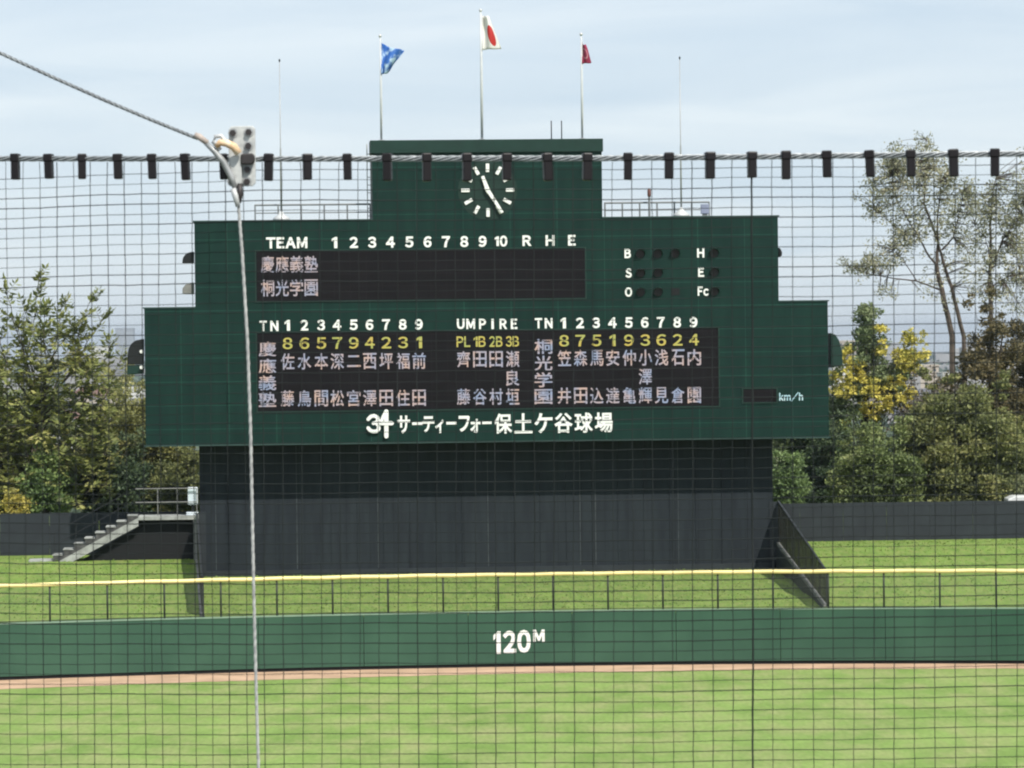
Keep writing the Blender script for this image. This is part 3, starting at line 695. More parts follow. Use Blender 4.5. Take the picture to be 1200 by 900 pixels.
MB().box(uE-uA-.2, uE-uA, .0, .2, -.2, ns*rise-.162).build('landing_column', mat('grey_column', (.16,.17,.17), None, 3, .7), steps)
hr = mat('handrail_grey', (.20,.20,.19), None, 3, .5)
for vv, nm in ((.1, 'near'), (v1-v0-.05, 'far')):
    b = MB(); top = ns*rise
    for f in (1.0, .5):
        b.tube([(ns*run-.1, vv, top+1.05*f), (uE-uA-.05, vv, top+1.05*f)], .022, 6)
        if nm == 'far': b.tube([(-.2, vv, .95*f), (ns*run-.3, vv, top+.95*f), (ns*run-.1, vv, top+1.05*f)], .018, 6)
    for i in range(5 if nm == 'far' else 0):
        x = ns*run*i/4; b.tube([(x, vv, rise*ns*i/4), (x, vv, rise*ns*i/4+.97)], .02, 6)
    for i in range(3):
        x = ns*run+(uE-uA-ns*run-.06)*(i+1)/3; b.tube([(x, vv, top), (x, vv, top+1.05)], .02, 6)
    b.build('handrail', hr if nm == 'near' else DARKMETAL, steps)
u_, _ = site(226, 590, v0+.3); 
t = thing('control_box', 'white control cabinet standing on the landing beside the charcoal wall', 'control box', sw(u_, v0+.35, zB+.002), PSI)
zlo = site(226, 591.5, v0+.35)[1]-zB; zhi = site(226, 571, v0+.35)[1]-zB
MB().box(-.19,.19,-.13,.13,zlo,zhi).build('cabinet', OFFWHITE, t, bevel=.02)
MB().box(-.15,.15,-.142,-.132,zlo+.06,zhi-.06).build('door', mat('cabinet_door', (.60,.68,.74), None, 4, .45), t)
MB().box(-.05,.05,-.05,.05,.12,zlo).build('stand', DARKMETAL, t)
MB().box(-.26,.2,-.16,.16,0,.12).build('base', OFFWHITE, t, bevel=.02)

# ------------------------------------------------------------------ safety net, cable, ropes
D_BR = 9.35
def net_depth(px):
    if px >= 280: return D_BR - (px-280)/920*.34
    return D_BR + (280-px)/280*.36
def cable_y(px):
    return 186.2 - (px-280)*.0015 - max(0, px-700)*.0095 if px >= 280 else 186.0 - (280-px)*.0002
X0, X1 = -950, 2250
cols = []
x = 285.0
while x < X1: cols.append(x); x += 22.7 + 1.9*max(0, min(1.4, (x-285)/915))
_s = min(cols, key=lambda c: abs(c-881)); cols = [285 + (c-285)*(881-285)/(_s-285) for c in cols]
x = 285.0 - 20.6
while x > X0: cols.insert(0, x); x -= 19.8
def warp(px, k, nr):
    """net row k at column px: photo-plane height; rows sag from the cable near the ends"""
    base = cable_y(px) + 13 + k*11.75
    if px < 300:
        s_ = (300-px)/300; base += 11*s_*max(0, 1-k/34) 
    else:
        s_ = (px-300)/900; base += s_*min(1.6, k/60)*7.5 - .0113*(px-600)*min(1, k/20)
    if px < 300: base += -.0113*(px-600)*min(1, k/20)*(1-.55*(300-px)/300)
    return base
nrng = random.Random(8)
NR = 112
grid = {}
for i, cx in enumerate(cols):
    for k in range(-1, NR):
        lean = (k/60.0)*(5.5 if cx < 300 else 3.2 - 2.6*(cx-300)/900)
        jx = nrng.gauss(0, .16) + .4*math.sin(k*.23+i*.9); jy = nrng.gauss(0, .2) + .4*math.sin(i*.55+k*.11)
        if k == -1: px, py = cx + nrng.gauss(0,.2), cable_y(cx)+4
        else: px, py = cx + lean + jx, warp(cx, k, NR) + jy
        Y = net_depth(cx) + .012*math.sin(i*.7)*math.sin(k*.3)
        grid[i, k] = at(px, py, Y)
nb = MB()
def cord(pts, r):
    nb.tube(pts, r, 4, cap=False)
seam_i = min(range(len(cols)), key=lambda i: abs(cols[i]-881))
for i in range(len(cols)):
    r = .00092*nrng.uniform(.8, 1.25) if i != seam_i else .0022
    cord([grid[i, k] for k in range(-1, NR)], r)
for k in range(0, NR):
    cord([grid[i, k] for i in range(len(cols))], .00090*nrng.uniform(.7, 1.4))
o0 = at(600, 1000, 9.2)
for i_, v_ in enumerate(nb.v): nb.v[i_] = tuple(Vector(v_)-o0)
no = nb.build('backstop_net', NETM); no.location = o0
tag(no, 'dark square mesh backstop net hanging across the whole view', 'safety net')
# support cable of twisted strands
cab = thing('support_cable', 'twisted steel cable with black clips holding up the net', 'cable', at(280, 186, D_BR))
oc = at(280, 186, D_BR)
cl = []
px = X0-20
while px <= X1+20: cl.append(at(px, cable_y(px), net_depth(px)) - oc); px += 3.4
cb = MB()
for s_ in range(5):
    pts = []
    for i, p in enumerate(cl):
        w = -i*2*math.pi/17 + s_*math.pi*2/5; pts.append(p + Vector((0, math.cos(w), math.sin(w)))*.0055)
    cb.tube(pts, .0022, 6, cap=False)
kb_ = MB(); kb_.tube(cl, .0037, 6, cap=False); kb_.build('core', DARKBOLT, cab, True)
cb.build('strand', mat('galvanised_cable', (.46,.48,.49), (.26,.28,.29), 60, .4, metal=.4), cab, True)
clips = [18,57,96,138,178,217,262,315,360,407,454,500,547,594,641,688,736,784,832,881,921,969,1019,1067,1117,1166]
clips = [18-40*k for k in range(23, 0, -1)] + clips + [1166+49.5*k for k in range(1, 22)]
ck = MB().box(-.0102, .0102, -.012, .012, -.052, .010).build('clip', CLIPM, cab, bevel=.003)
fold = MB().box(-.0115, .0115, -.014, .014, -.008, .0125).build('clip_fold', CLIPM, ck, bevel=.003)
for i, px in enumerate(clips):
    p = at(px, cable_y(px), net_depth(px)) - oc
    if i == 0: c, f_ = ck, fold
    else:
        c = ck.copy(); C.objects.link(c); c.parent = cab; f_ = fold.copy(); C.objects.link(f_); f_.parent = c
    c.location = p; c.rotation_euler = (0, R(nrng.uniform(-2.5, 2.5)), R(nrng.uniform(-12, 12))); sc = nrng.uniform(.94, 1.06); c.scale = (sc, 1, nrng.uniform(.96, 1.06))
# cable bracket
DB = D_BR - .05
pm = DB/FOC
br = thing('cable_bracket', 'pale steel bracket plate bolted onto the net cable', 'bracket', at(284, 183, DB))
ob = at(284, 183, DB)
def LB(px, py, dy=0): p = at(px, py, DB+dy) - ob; return p
def bprism(pxs, y0, y1, name, m, parent, bevel=.0015):
    P = [LB(*p) for p in pxs]; return MB().prism([(p.x, p.z) for p in P], y0, y1).build(name, m, parent, bevel=bevel)
plate_m = mat('weathered_zinc', (.56,.57,.55), (.40,.41,.40), 55, .55, metal=.25)
bprism([(270.5,148),(296,147.5),(299,150.5),(299.5,214),(296,218),(271,218.5),(268,215),(268,151.5)][::-1], 0, .010, 'plate', plate_m, br)
for px, py in [(273,156),(291.5,155),(291,171),(290,199),(289.5,213),(272,213)]:
    p = LB(px, py); r = 3.9*pm
    o = MB().tube([(p.x,-.001,p.z),(p.x,-.011,p.z)], r, 6).build('bolt', DARKBOLT, br)
    MB().tube([(p.x,.0,p.z),(p.x,-.002,p.z)], r*1.45, 14).build('washer', STEEL, o)
bprism([(283,181),(297,180),(299,183),(299,190),(296,193),(283,193)][::-1], -.024, -.002, 'cable_clamp', DARKBOLT, br, .003)
bprism([(268,186),(283,178),(284,216),(277,222)][::-1], -.018, -.0015, 'gusset', plate_m, br, .002)
b = MB(); b.tube([LB(258,176,-.03), LB(250,166,-.03), LB(252,160,-.03), LB(259,159,-.03), LB(264,165,-.03), LB(268,172,-.028)], .0055, 8); b.build('shackle', PALESTEEL, br, True)
b = MB(); b.tube([LB(253,172,-.034), LB(258,167,-.036), LB(266,168,-.036), LB(274,172,-.034), LB(280,180,-.032)], [.006,.0085,.0095,.010,.009], 10); b.build('shackle_pin', RUST, br, True)
b = MB(); b.tube([LB(240,166,-.03), LB(252,178,-.03), LB(262,190,-.028), LB(270,205,-.026), LB(276,222,-.024)], [.006,.007,.008,.008,.006], 8); b.build('link_arm', STEEL, br, True)
b = MB(); b.tube([LB(281,215,-.03), LB(281,228,-.03), LB(280,238,-.03)], [.006,.008,.005], 8); b.build('fork_arm', DARKBOLT, br, True)
b = MB(); b.tube([LB(273,221,-.034), LB(276,230,-.034), LB(279,242,-.034)], [.007,.0075,.006], 10); b.build('rope_socket', PALESTEEL, br, True)
# guy wire to the upper left and hanging rope
def rope(name, lab, cat, pts, r, m):
    o_ = pts[0]; pts = [p-o_ for p in pts]
    n = max(2, int((pts[-1]-pts[0]).length/.012)); fine = []
    for i in range(n+1):
        f_ = i/n*(len(pts)-1); k = min(len(pts)-2, int(f_)); fine.append(pts[k].lerp(pts[k+1], f_-k))
    t = (fine[-1]-fine[0]).normalized(); a = t.cross(Vector((0,1,0))).normalized(); c = t.cross(a); b = MB()
    for s_ in range(3):
        b.tube([p + (a*math.cos(i*.9+s_*2.094)+c*math.sin(i*.9+s_*2.094))*r*.5 for i, p in enumerate(fine)], r*.55, 6, cap=False)
    ob_ = b.build(name, m, None, True); ob_.location = o_; return tag(ob_, lab, cat)
rope('guy_wire', 'dark grey guy wire slanting down from the upper left to the bracket', 'guy wire', [at(-330,-85,D_BR+.10)] + [at(x_, 62+(x_)*.4315 + 2.5*math.sin(math.pi*min(1,max(0,x_/245))), D_BR-.03*x_/240) for x_ in (0,60,120,180,232)], .0048, mat('dark_steel_rope', (.22,.24,.25), (.14,.15,.16), 80, .45, metal=.4))
b = MB(); p = [at(228,157.5,DB-.03)-ob, at(233,160,DB-.03)-ob, at(243,167.5,DB-.03)-ob]; b.tube(p, [.006,.0085,.007], 10); b.build('ferrule', mat('pale_rust_ferrule', (.50,.42,.36), (.35,.30,.27), 60, .5), br, True)
rope('hanging_rope', 'pale steel rope hanging from the bracket down in front of the net', 'steel rope', [at(279,236,DB-.03), at(284,300,DB-.03), at(290,400,DB-.03), at(293.5,500,DB-.03), at(295.5,600,DB-.03), at(297.5,700,DB-.03), at(300,800,DB-.03), at(303,900,DB-.03), at(309,1100,DB-.03)], .0042, mat('pale_rope', (.46,.47,.45), (.28,.28,.28), 90, .5))

# ------------------------------------------------------------------ trees
def leaves_quads(cent, axis, side, L, Wd, rng):
    """diamond leaves: arrays of centres, axes, sides -> verts, quads"""
    n = len(cent); nor = np.cross(axis, side)
    base = cent - axis*L[:, None]*.5; tip = cent + axis*L[:, None]*.5
    l = cent - side*Wd[:, None]*.5 + nor*Wd[:, None]*.18; r = cent + side*Wd[:, None]*.5 + nor*Wd[:, None]*.18
    v = np.stack([base, r, tip, l], 1).reshape(-1, 3); q = np.arange(n*4).reshape(-1, 4); return v, q
def unit(a): return a/np.maximum(np.linalg.norm(a, axis=1, keepdims=True), 1e-6)
DENS = 3.9
def clump_leaves(clumps, n_each, size, rng, updir=.3, flat=.75):
    P = []; A = []
    for (c, r) in clumps:
        n = max(6, int(n_each*DENS*(r/.7)**2))
        d = unit(rng.normal(size=(n, 3))); rad = r*np.clip(rng.normal(.80, .26, n), .05, 1.35)
        p = d*rad[:, None]*np.array([1, 1, flat]); P.append(np.array(c)+p); A.append(unit(d*.7 + rng.normal(size=(n, 3))*.7 + np.array([0, 0, updir])))
    P = np.concatenate(P); A = np.concatenate(A); s_ = unit(np.cross(A, rng.normal(size=A.shape)))
    L = size*.82*rng.uniform(.6, 1.35, len(P)); return leaves_quads(P, A, s_, L, L*rng.uniform(.42, .62, len(P)), rng)
def limb(b, a, c, r0, r1, rng, n=5, wob=.06):
    a = Vector(a); c = Vector(c); L = (c-a).length; pts = []; rs = []
    for i in range(n+1):
        f_ = i/n; w = math.sin(f_*math.pi)*L*wob
        pts.append(a.lerp(c, f_) + Vector((rng.uniform(-1,1), rng.uniform(-1,1), rng.uniform(.0,1)))*w); rs.append(r0+(r1-r0)*f_)
    b.tube(pts, rs, 6); return pts
GZ = 3.0
def bush(name, cat, lab, px0, px1, py_top, py_bot, Y, cols, n_clumps, leaf, per, seed, depth=1.8, bark=None, shape=1.0, spikes=3):
    """shrub or tree whose crown fills a window of the view at distance Y with an uneven domed outline"""
    rng = random.Random(seed); nr = np.random.default_rng(seed)
    cx = (px0+px1)/2; base = at(cx, 590, Y); t = thing(name, lab, cat, (base.x, Y, GZ-.1), 0, None)
    o_ = Vector((base.x, Y, GZ-.1)); pm_ = Y/FOC
    hw = (px1-px0)/2*pm_; ztop = at(cx, py_top, Y).z - o_.z; zbot = max(.2, at(cx, py_bot, Y).z - o_.z)
    lumps = [(rng.uniform(-.8,.8)*hw, rng.uniform(.75,1.08)) for _ in range(5)]
    clumps = []
    while len(clumps) < n_clumps*1.35:
        x = rng.uniform(-1, 1); z = rng.uniform(0, 1); y = rng.uniform(-1, 1)
        top = (1-abs(x)**2.4)**.6*shape + (1-shape)*(1-abs(x))
        top *= .76 + .16*math.sin(x*6.3+seed)*math.cos(x*2.9+seed*2) + .10*math.sin(x*14+seed*3)
        if z > top or abs(y) > math.sqrt(max(.05, 1-x*x))*1.0: continue
        # keep to a shell: most leaves near the outside
        if z < top*.55 and abs(y) < .45 and rng.random() < .7: continue
        r = rng.uniform(.30, .62)*min(1.3, .55+hw*.18)
        clumps.append(((x*hw, y*depth, zbot + z*(ztop-zbot-r*.6)), r))
    b = MB(); zt_ = zbot + (ztop-zbot)*.72
    tr_ = limb(b, (0,0,-.2), (rng.uniform(-.3,.3)*hw*.4, 0, zt_), .06+.025*hw, .03, rng, 7, .04)
    for c, r in rng.sample(clumps, min(len(clumps), 26)):
        q = tr_[min(len(tr_)-1, max(1, int(len(tr_)*min(.95, c[2]/max(.1, zt_))*.7)))]
        limb(b, q, c, .035, .012, rng, 4, .08)
    for _ in range(spikes):
        x = rng.uniform(-.7,.7)*hw; limb(b, (x*.7, 0, ztop*.6), (x, rng.uniform(-.5,.5), ztop*rng.uniform(.9,1.0)), .02, .008, rng, 4, .05)
        for k in range(5): clumps.append(((x*(.9+.03*k)+rng.gauss(0,.2), rng.gauss(0,.3), ztop*(.78+.05*k+rng.uniform(-.03,.03))), rng.uniform(.16,.30)))
    b.build('trunk', bark or BARK, t)
    v, q = clump_leaves(clumps, per, leaf, nr)
    np_mesh('crown', v, q, leaf_mat('leaves_%d' % seed, cols), t)
    return t
OLIVE = [(.028,.034,.014),(.060,.068,.026),(.095,.100,.038),(.130,.125,.050)]
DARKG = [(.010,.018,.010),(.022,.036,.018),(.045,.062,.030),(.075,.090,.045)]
MIDG = [(.030,.050,.018),(.060,.090,.030),(.095,.125,.042),(.150,.165,.065)]
BROWNG = [(.024,.022,.013),(.045,.040,.020),(.070,.058,.028),(.095,.078,.038)]
YELL = [(.16,.13,.035),(.30,.23,.05),(.42,.32,.07),(.50,.40,.10)]
YOL = [(.050,.054,.020),(.080,.084,.030),(.115,.112,.040),(.165,.150,.055)]
# right side
bush('dense_tree', 'tree', 'big olive green bushy tree rising above the right sheet fence', 1040, 1225, 432, 590, 158.5, OLIVE, 150, .20, 190, 21, 2.4)
bush('broad_shrub', 'shrub', 'broad mid green shrub behind the left end of the right sheet fence', 975, 1085, 488, 592, 156.5, [(.030,.040,.016),(.058,.075,.028),(.085,.105,.040),(.12,.13,.052)], 85, .18, 180, 22, 1.4)
bush('hedge_shrub', 'shrub', 'grey green shrub low against the fence top at the right edge', 1085, 1215, 534, 592, 157.4, [(.035,.045,.025),(.065,.075,.038),(.10,.11,.055),(.15,.15,.08)], 60, .18, 150, 23, .8, spikes=0)
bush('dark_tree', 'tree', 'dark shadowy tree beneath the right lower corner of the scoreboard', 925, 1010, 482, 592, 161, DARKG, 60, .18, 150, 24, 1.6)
bush('slim_shrub', 'shrub', 'slim green shrub squeezed beside the right end of the charcoal wall', 900, 945, 528, 592, 156.2, [(.035,.055,.022),(.065,.095,.036),(.095,.13,.05),(.12,.15,.06)], 30, .16, 170, 25, .8)
bush('brown_tree', 'tree', 'brownish dark tree at the right edge under the thin tree', 1105, 1235, 344, 500, 166, BROWNG, 78, .22, 110, 26, 2.2)
bush('leafless_shrub', 'shrub', 'grey brown thinning shrub between the yellow tree and the brown tree', 1050, 1130, 432, 530, 163, [(.035,.030,.026),(.060,.052,.042),(.085,.075,.062),(.12,.105,.09)], 46, .17, 60, 27, 1.4)
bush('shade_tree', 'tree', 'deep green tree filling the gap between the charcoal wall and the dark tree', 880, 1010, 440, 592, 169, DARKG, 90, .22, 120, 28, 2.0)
# left side
bush('pale_tipped_tree', 'tree', 'yellowish olive tree with light tips below the black horn of the scoreboard', 78, 200, 424, 590, 164, [(.05,.056,.022),(.085,.09,.034),(.13,.13,.05),(.19,.18,.085)], 95, .19, 100, 38, 1.6)
bush('olive_tree', 'tree', 'olive brown tree with pale tips left of the scoreboard lower edge', 100, 245, 446, 596, 163, YOL, 105, .19, 130, 31, 2.0)
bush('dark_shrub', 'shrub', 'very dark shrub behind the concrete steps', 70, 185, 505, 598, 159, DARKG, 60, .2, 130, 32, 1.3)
bush('green_shrub', 'shrub', 'bright green shrub above the left sheet fence near the picture edge', 20, 92, 520, 602, 156.5, MIDG, 42, .22, 120, 33, 1.0)
bush('landing_shrub', 'shrub', 'olive shrub just behind the landing rail of the steps', 172, 246, 524, 598, 158.2, OLIVE, 42, .17, 140, 34, 1.0)
bush('golden_shrub', 'shrub', 'small golden yellow shrub peeping over the left sheet fence', 2, 34, 566, 602, 155.4, [(.10,.095,.03),(.19,.165,.04),(.29,.24,.055),(.38,.31,.08)], 14, .15, 90, 35, .4, spikes=0)
bush('mustard_tree', 'tree', 'mustard tinged tree at the left picture edge', -70, 42, 478, 600, 159.5, YOL, 70, .22, 130, 36, 1.6)
bush('backing_tree', 'tree', 'deep green tree filling behind the big leaved tree on the left', -50, 110, 428, 598, 166, [(.022,.030,.014),(.045,.060,.026),(.075,.090,.038),(.11,.115,.05)], 95, .22, 110, 37, 2.0)

def sprig_tree():
    rng = random.Random(5); nr = np.random.default_rng(5); Y = 157.5
    base = at(35, 600, Y); o_ = Vector((base.x, Y, GZ-.1)); t = thing('large_leaved_tree', 'tree with long drooping compound leaves and bare tips standing against the sky on the left', 'tree', tuple(o_))
    b = MB(); lv = []; 
    def leaflet(c, ax, L, w):
        lv.append((c, ax, L, w))
    def sprig(p, d, L):
        d = d.normalized(); end = p + d*L + Vector((0,0,-.10*L)); b.tube([p, p.lerp(end, .5)+Vector((0,0,.05*L)), end], [.012,.009,.005], 4, cap=False)
        sd = d.cross(Vector((rng.uniform(-.5,.5), rng.uniform(-.6,.6), 1))).normalized()
        n = max(4, int(L/.13))
        for i in range(n):
            f_ = .22 + .78*i/(n-1); c = p.lerp(end, f_)
            for s_ in (1, -1):
                ax = (sd*s_ + d*.55 + Vector((0,0,rng.uniform(-.35,.25)))).normalized(); l = rng.uniform(.30,.46)*(1.05-.35*f_)
                leaflet(c + ax*l*.5, ax, l, l*rng.uniform(.40,.54))
        leaflet(end + d*.15, d, .32, .11)
    # visible shoots: (start px, tip px)
    shoots = [((30,430),(45,332)),((30,420),(8,345)),((60,430),(72,362)),((80,440),(104,356)),((82,440),(118,378)),((55,440),(52,372)),((95,450),(92,392)),((10,430),(-14,360)),((70,440),(30,368)),((100,470),(128,410)),((60,420),(84,385)),((40,440),(22,388)),((110,500),(140,425)),((-20,440),(-30,372))]
    trunk = limb(b, (0,0,-.2), tuple(at(45, 470, Y)-o_), .16, .08, rng, 8, .02)
    for (sx, sy), (ex, ey) in shoots:
        dy = rng.uniform(-1, 1); p0 = at(sx, sy, Y+dy*.5)-o_; p1 = at(ex, ey, Y+dy)-o_
        limb(b, trunk[-2], p0, .05, .03, rng, 4, .05); q = limb(b, p0, p1, .03, .012, rng, 5, .03)
        for k in range(2, len(q)):
            for _ in range(2):
                d = (q[k]-q[k-1]).normalized() + Vector((rng.uniform(-1.2,1.2), rng.uniform(-1,1), rng.uniform(-.3,.5))); sprig(q[k], d, rng.uniform(.45,.8))
        sprig(q[-1], (q[-1]-q[-2]) + Vector((.1,0,.02)), rng.uniform(.5,.75))
    for _ in range(900):                     # body of the crown
        while True:
            px, py = rng.uniform(-45, 128), rng.uniform(380, 585)
            if py > 395 + abs(px-50)*.55 + 16*math.sin(px*.11) or px < 0 and py > 410: break
        p = at(px, py, Y + rng.uniform(-1.6, 1.2))-o_
        sprig(p, Vector((rng.uniform(-1,1), rng.uniform(-1,.6), rng.uniform(-.5,.9))), rng.uniform(.4,.75))
    for _ in range(22):
        p = at(rng.uniform(-30,115), rng.uniform(430,560), Y+rng.uniform(-1,1))-o_; limb(b, trunk[rng.randint(3,7)], p, .04, .015, rng, 4, .06)
    b.build('trunk', BARK, t)
    c = np.array([l[0][:] for l in lv]); ax = unit(np.array([l[1][:] for l in lv])); s_ = unit(np.cross(ax, np.array([0,0,1.0]) + nr.normal(size=ax.shape)*.5))
    v, q = leaves_quads(c, ax, s_, np.array([l[2] for l in lv]), np.array([l[3] for l in lv]), nr)
    np_mesh('crown', v, q, leaf_mat('compound_leaves', [(.036,.044,.016),(.072,.084,.027),(.115,.122,.038),(.17,.16,.06)], .7), t)
sprig_tree()

def sparse_tree(lab, Y, branches, foliage, seed, cols, leaf, per, bark):
    rng = random.Random(seed); nr = np.random.default_rng(seed); x0, y0_ = branches[0][0][0]
    base = at(x0, y0_, Y); o_ = Vector((base.x, Y, GZ-.1)); t = thing('thin_tree', lab, 'tree', tuple(o_), 0, 'thin trees against the sky')
    b = MB(); ends = []
    for path, r0, r1 in branches:
        pts = []
        for i in range(len(path)-1):
            a = at(*path[i], Y)-o_; c = at(*path[i+1], Y)-o_
            for k in range(4): pts.append(a.lerp(c, k/4) + Vector((rng.uniform(-.02,.02), rng.uniform(-.05,.05), 0)))
        pts.append(at(*path[-1], Y)-o_)
        if path is branches[0][0]: pts.insert(0, Vector((pts[0].x, 0, -.2)))
        b.tube(pts, [r0+(r1-r0)*i/(len(pts)-1) for i in range(len(pts))], 6); ends += pts[len(pts)//3:]
    cl_ = []
    for px, py, rx, ry, n in foliage:
        for _ in range(int(n*3.0)):
            p = at(px+rng.gauss(0, rx*.62), py+rng.gauss(0, ry*.62), Y)-o_ + Vector((0, rng.gauss(0, .8), 0)); cl_.append((tuple(p), rng.uniform(.16,.34)))
            q = min(ends, key=lambda e_: (e_-p).length); limb(b, q, p, .016, .006, rng, 3, .08)
    b.build('trunk', bark, t)
    v, q = clump_leaves(cl_, per, leaf, nr, .1, .9); np_mesh('crown', v, q, leaf_mat('sparse_leaves_%d' % seed, cols), t)
Z = lambda x, y: (990+x/3.462, 140+y/3.462)
PALE = [(.060,.064,.040),(.105,.108,.066),(.16,.155,.10),(.24,.22,.16)]
sparse_tree('tall thin forked tree with sparse pale leaves right of the scoreboard', 170,
    [([Z(440,1300), Z(435,880), Z(395,700), Z(372,590)], .16, .10), ([Z(372,590), Z(380,500), Z(352,420), Z(322,340), Z(330,200), Z(330,80)], .08, .015),
     ([Z(490,1300), Z(482,880), Z(432,680), Z(398,570), Z(376,490), Z(378,390), Z(390,260)], .12, .02), ([Z(372,590), Z(345,560), Z(290,460), Z(215,340), Z(190,230)], .06, .012),
     ([Z(395,530), Z(440,480), Z(462,400), Z(480,300)], .05, .012), ([Z(385,690), Z(290,655), Z(200,645), Z(90,625), Z(20,600)], .045, .012), ([Z(300,480), Z(220,450), Z(140,380)], .03, .01), ([Z(290,655), Z(230,560), Z(200,530)], .025, .01)],
    [(1083,170,9,11,8),(1075,195,26,14,40),(1050,188,16,14,18),(1040,215,24,26,34),(1030,240,16,18,14),(1100,205,22,20,30),(1112,225,14,22,18),(1135,235,10,22,18),(1070,230,22,22,20),(1060,275,18,12,22),(1085,265,14,20,10),(1045,297,18,12,14),(1010,312,22,9,16),(1030,306,16,8,10),(1040,342,10,6,4),(1110,270,14,18,8),(1100,330,18,26,8),(1125,290,22,26,10),(1135,330,20,26,9),(1120,255,20,16,8),(1062,250,20,16,8)], 41, PALE, .15, 26, PALEBARK)
sparse_tree('second thin tree with sparse pale leaves at the right picture edge', 172,
    [([Z(590,1200), Z(592,740), Z(588,620), Z(592,540), Z(590,430), Z(598,330), Z(612,240)], .13, .02), ([Z(596,605), Z(640,490), Z(690,420), Z(740,380)], .05, .012), ([Z(592,680), Z(660,640), Z(760,610)], .04, .012), ([Z(590,560), Z(570,480), Z(530,430)], .03, .01)],
    [(1166,225,9,12,10),(1160,250,16,16,20),(1150,275,14,14,10),(1180,262,14,16,18),(1196,240,10,26,20),(1190,290,14,16,22),(1168,300,16,14,14),(1205,215,12,20,14),(1185,325,16,10,14),(1205,330,14,18,16),(1150,320,10,14,8),(1165,345,14,10,10),(1150,235,16,16,8),(1185,230,16,20,10),(1200,300,14,30,10),(1195,360,20,14,8)], 42, PALE, .15, 24, PALEBARK)
def yellow_tree():
    rng = random.Random(6); nr = np.random.default_rng(6); Y = 164; base = at(1012, 600, Y); o_ = Vector((base.x, Y, GZ-.1))
    t = thing('yellowing_tree', 'tree with green heart and yellow leaf clusters next to the scoreboard right edge', 'tree', tuple(o_)); b = MB(); g = []; y_ = []
    tr_ = limb(b, (0,0,-.2), tuple(at(1014,470,Y)-o_), .12, .06, rng, 7, .02)
    Q = lambda x, y: (960+x/5.625, 340+y/5.625)
    for (x, y) in [(285,180),(350,170),(330,250),(300,320),(360,330),(260,390),(330,420),(290,460),(400,540),(340,500),(430,560),(520,560),(560,480),(600,520),(420,600),(280,620),(240,660),(120,760),(200,780),(500,700),(450,640),(380,560),(320,640),(300,260),(335,190),(230,560),(100,700),(150,820),(80,800),(460,620)]:
        for _ in range(5):
            px, py = Q(x+rng.gauss(0,30), y+rng.gauss(0,34)); p = at(px, py, Y+rng.gauss(0,.5))-o_; g.append((tuple(p), rng.uniform(.20,.40)))
        limb(b, tr_[rng.randint(3,7)], p, .03, .01, rng, 4, .05)
    for (x, y, s_) in [(160,620,40),(130,690,30),(190,690,30),(220,460,26),(170,420,18),(250,570,24),(545,640,40),(580,690,30),(520,740,28),(590,750,26),(480,620,26),(370,640,30),(400,690,22),(450,770,24),(520,430,30),(570,470,26),(600,400,34),(640,330,36),(590,300,24),(410,250,16),(330,600,20),(300,780,26),(350,830,28),(150,880,24),(420,390,22),(680,420,30),(200,520,40),(260,500,30),(330,680,40),(430,720,40),(560,560,40),(620,480,34),(130,560,30)]:
        for _ in range(15):
            px, py = Q(x+rng.gauss(0,s_*.95), y+rng.gauss(0,s_*.75)); p = at(px, py, Y-.7+rng.gauss(0,.6))-o_; y_.append((tuple(p), rng.uniform(.08,.19)))
        limb(b, tr_[rng.randint(2,7)], p, .022, .008, rng, 4, .05)
    b.build('trunk', BARK, t)
    v, q = clump_leaves(g, 120, .19, nr, .5); np_mesh('crown', v, q, leaf_mat('green_heart', [(.030,.042,.022),(.055,.075,.036),(.085,.105,.050),(.12,.13,.07)]), t)
    v, q = clump_leaves(y_, 110, .19, nr, .1); o = np_mesh('foliage_clusters', v, q, leaf_mat('yellow_leaves', [(.09,.095,.025),(.18,.165,.035),(.27,.235,.05),(.34,.29,.075)], .9), t); o['label'] = 'yellow leaf clusters'
yellow_tree()

v, q = tufts(); o = np_mesh('bank_tufts', v, q, leaf_mat('grass_blades', [(.075,.118,.026),(.085,.130,.030),(.098,.138,.034),(.11,.13,.038)], .9)); tag(o, 'short rough grass blades covering the bank behind the wall', 'grass', kind='stuff')
# ------------------------------------------------------------------ far town
def gz(Y): return -25 - 3*min(1, max(0, (Y-400)/1100)) - 2*max(0, min(1, (Y-1500)/3500))
def house(px, Y, w, h, d, wall, roofm, lab, flat=False, rz=0.0):
    p = at(px, 420, Y); t = thing('far_house' if not flat else 'far_block', lab, 'house' if not flat else 'building', (p.x, Y, gz(Y)), R(rz))
    MB().box(-w/2, w/2, -d/2, d/2, -1, h).build('wall', wall, t)
    if flat: MB().box(-w/2-.3, w/2+.3, -d/2-.3, d/2+.3, h+.01, h+1.0).build('roof', wall, t)
    else: MB().add([(-w/2-.5,-d/2-.5,h+.01),(w/2+.5,-d/2-.5,h+.01),(w/2+.5,d/2+.5,h+.01),(-w/2-.5,d/2+.5,h+.01),(-w/2*.6,0,h+w*.22),(w/2*.6,0,h+w*.22)],[(0,1,5,4),(1,2,5),(2,3,4,5),(3,0,4),(3,2,1,0)]).build('roof', roofm, t)
    nx = max(2, int(w/4)); nz = max(1, int(h/3.2))
    for i in range(nx):
        for k in range(nz):
            if nx*nz > 90: continue
            x = -w/2+w*(i+.5)/nx; z = 1+(h-1)*(k+.5)/nz; MB().box(x-.7, x+.7, -d/2-.08, -d/2+.05, z-.6, z+.6).build('window', GLASS, t)
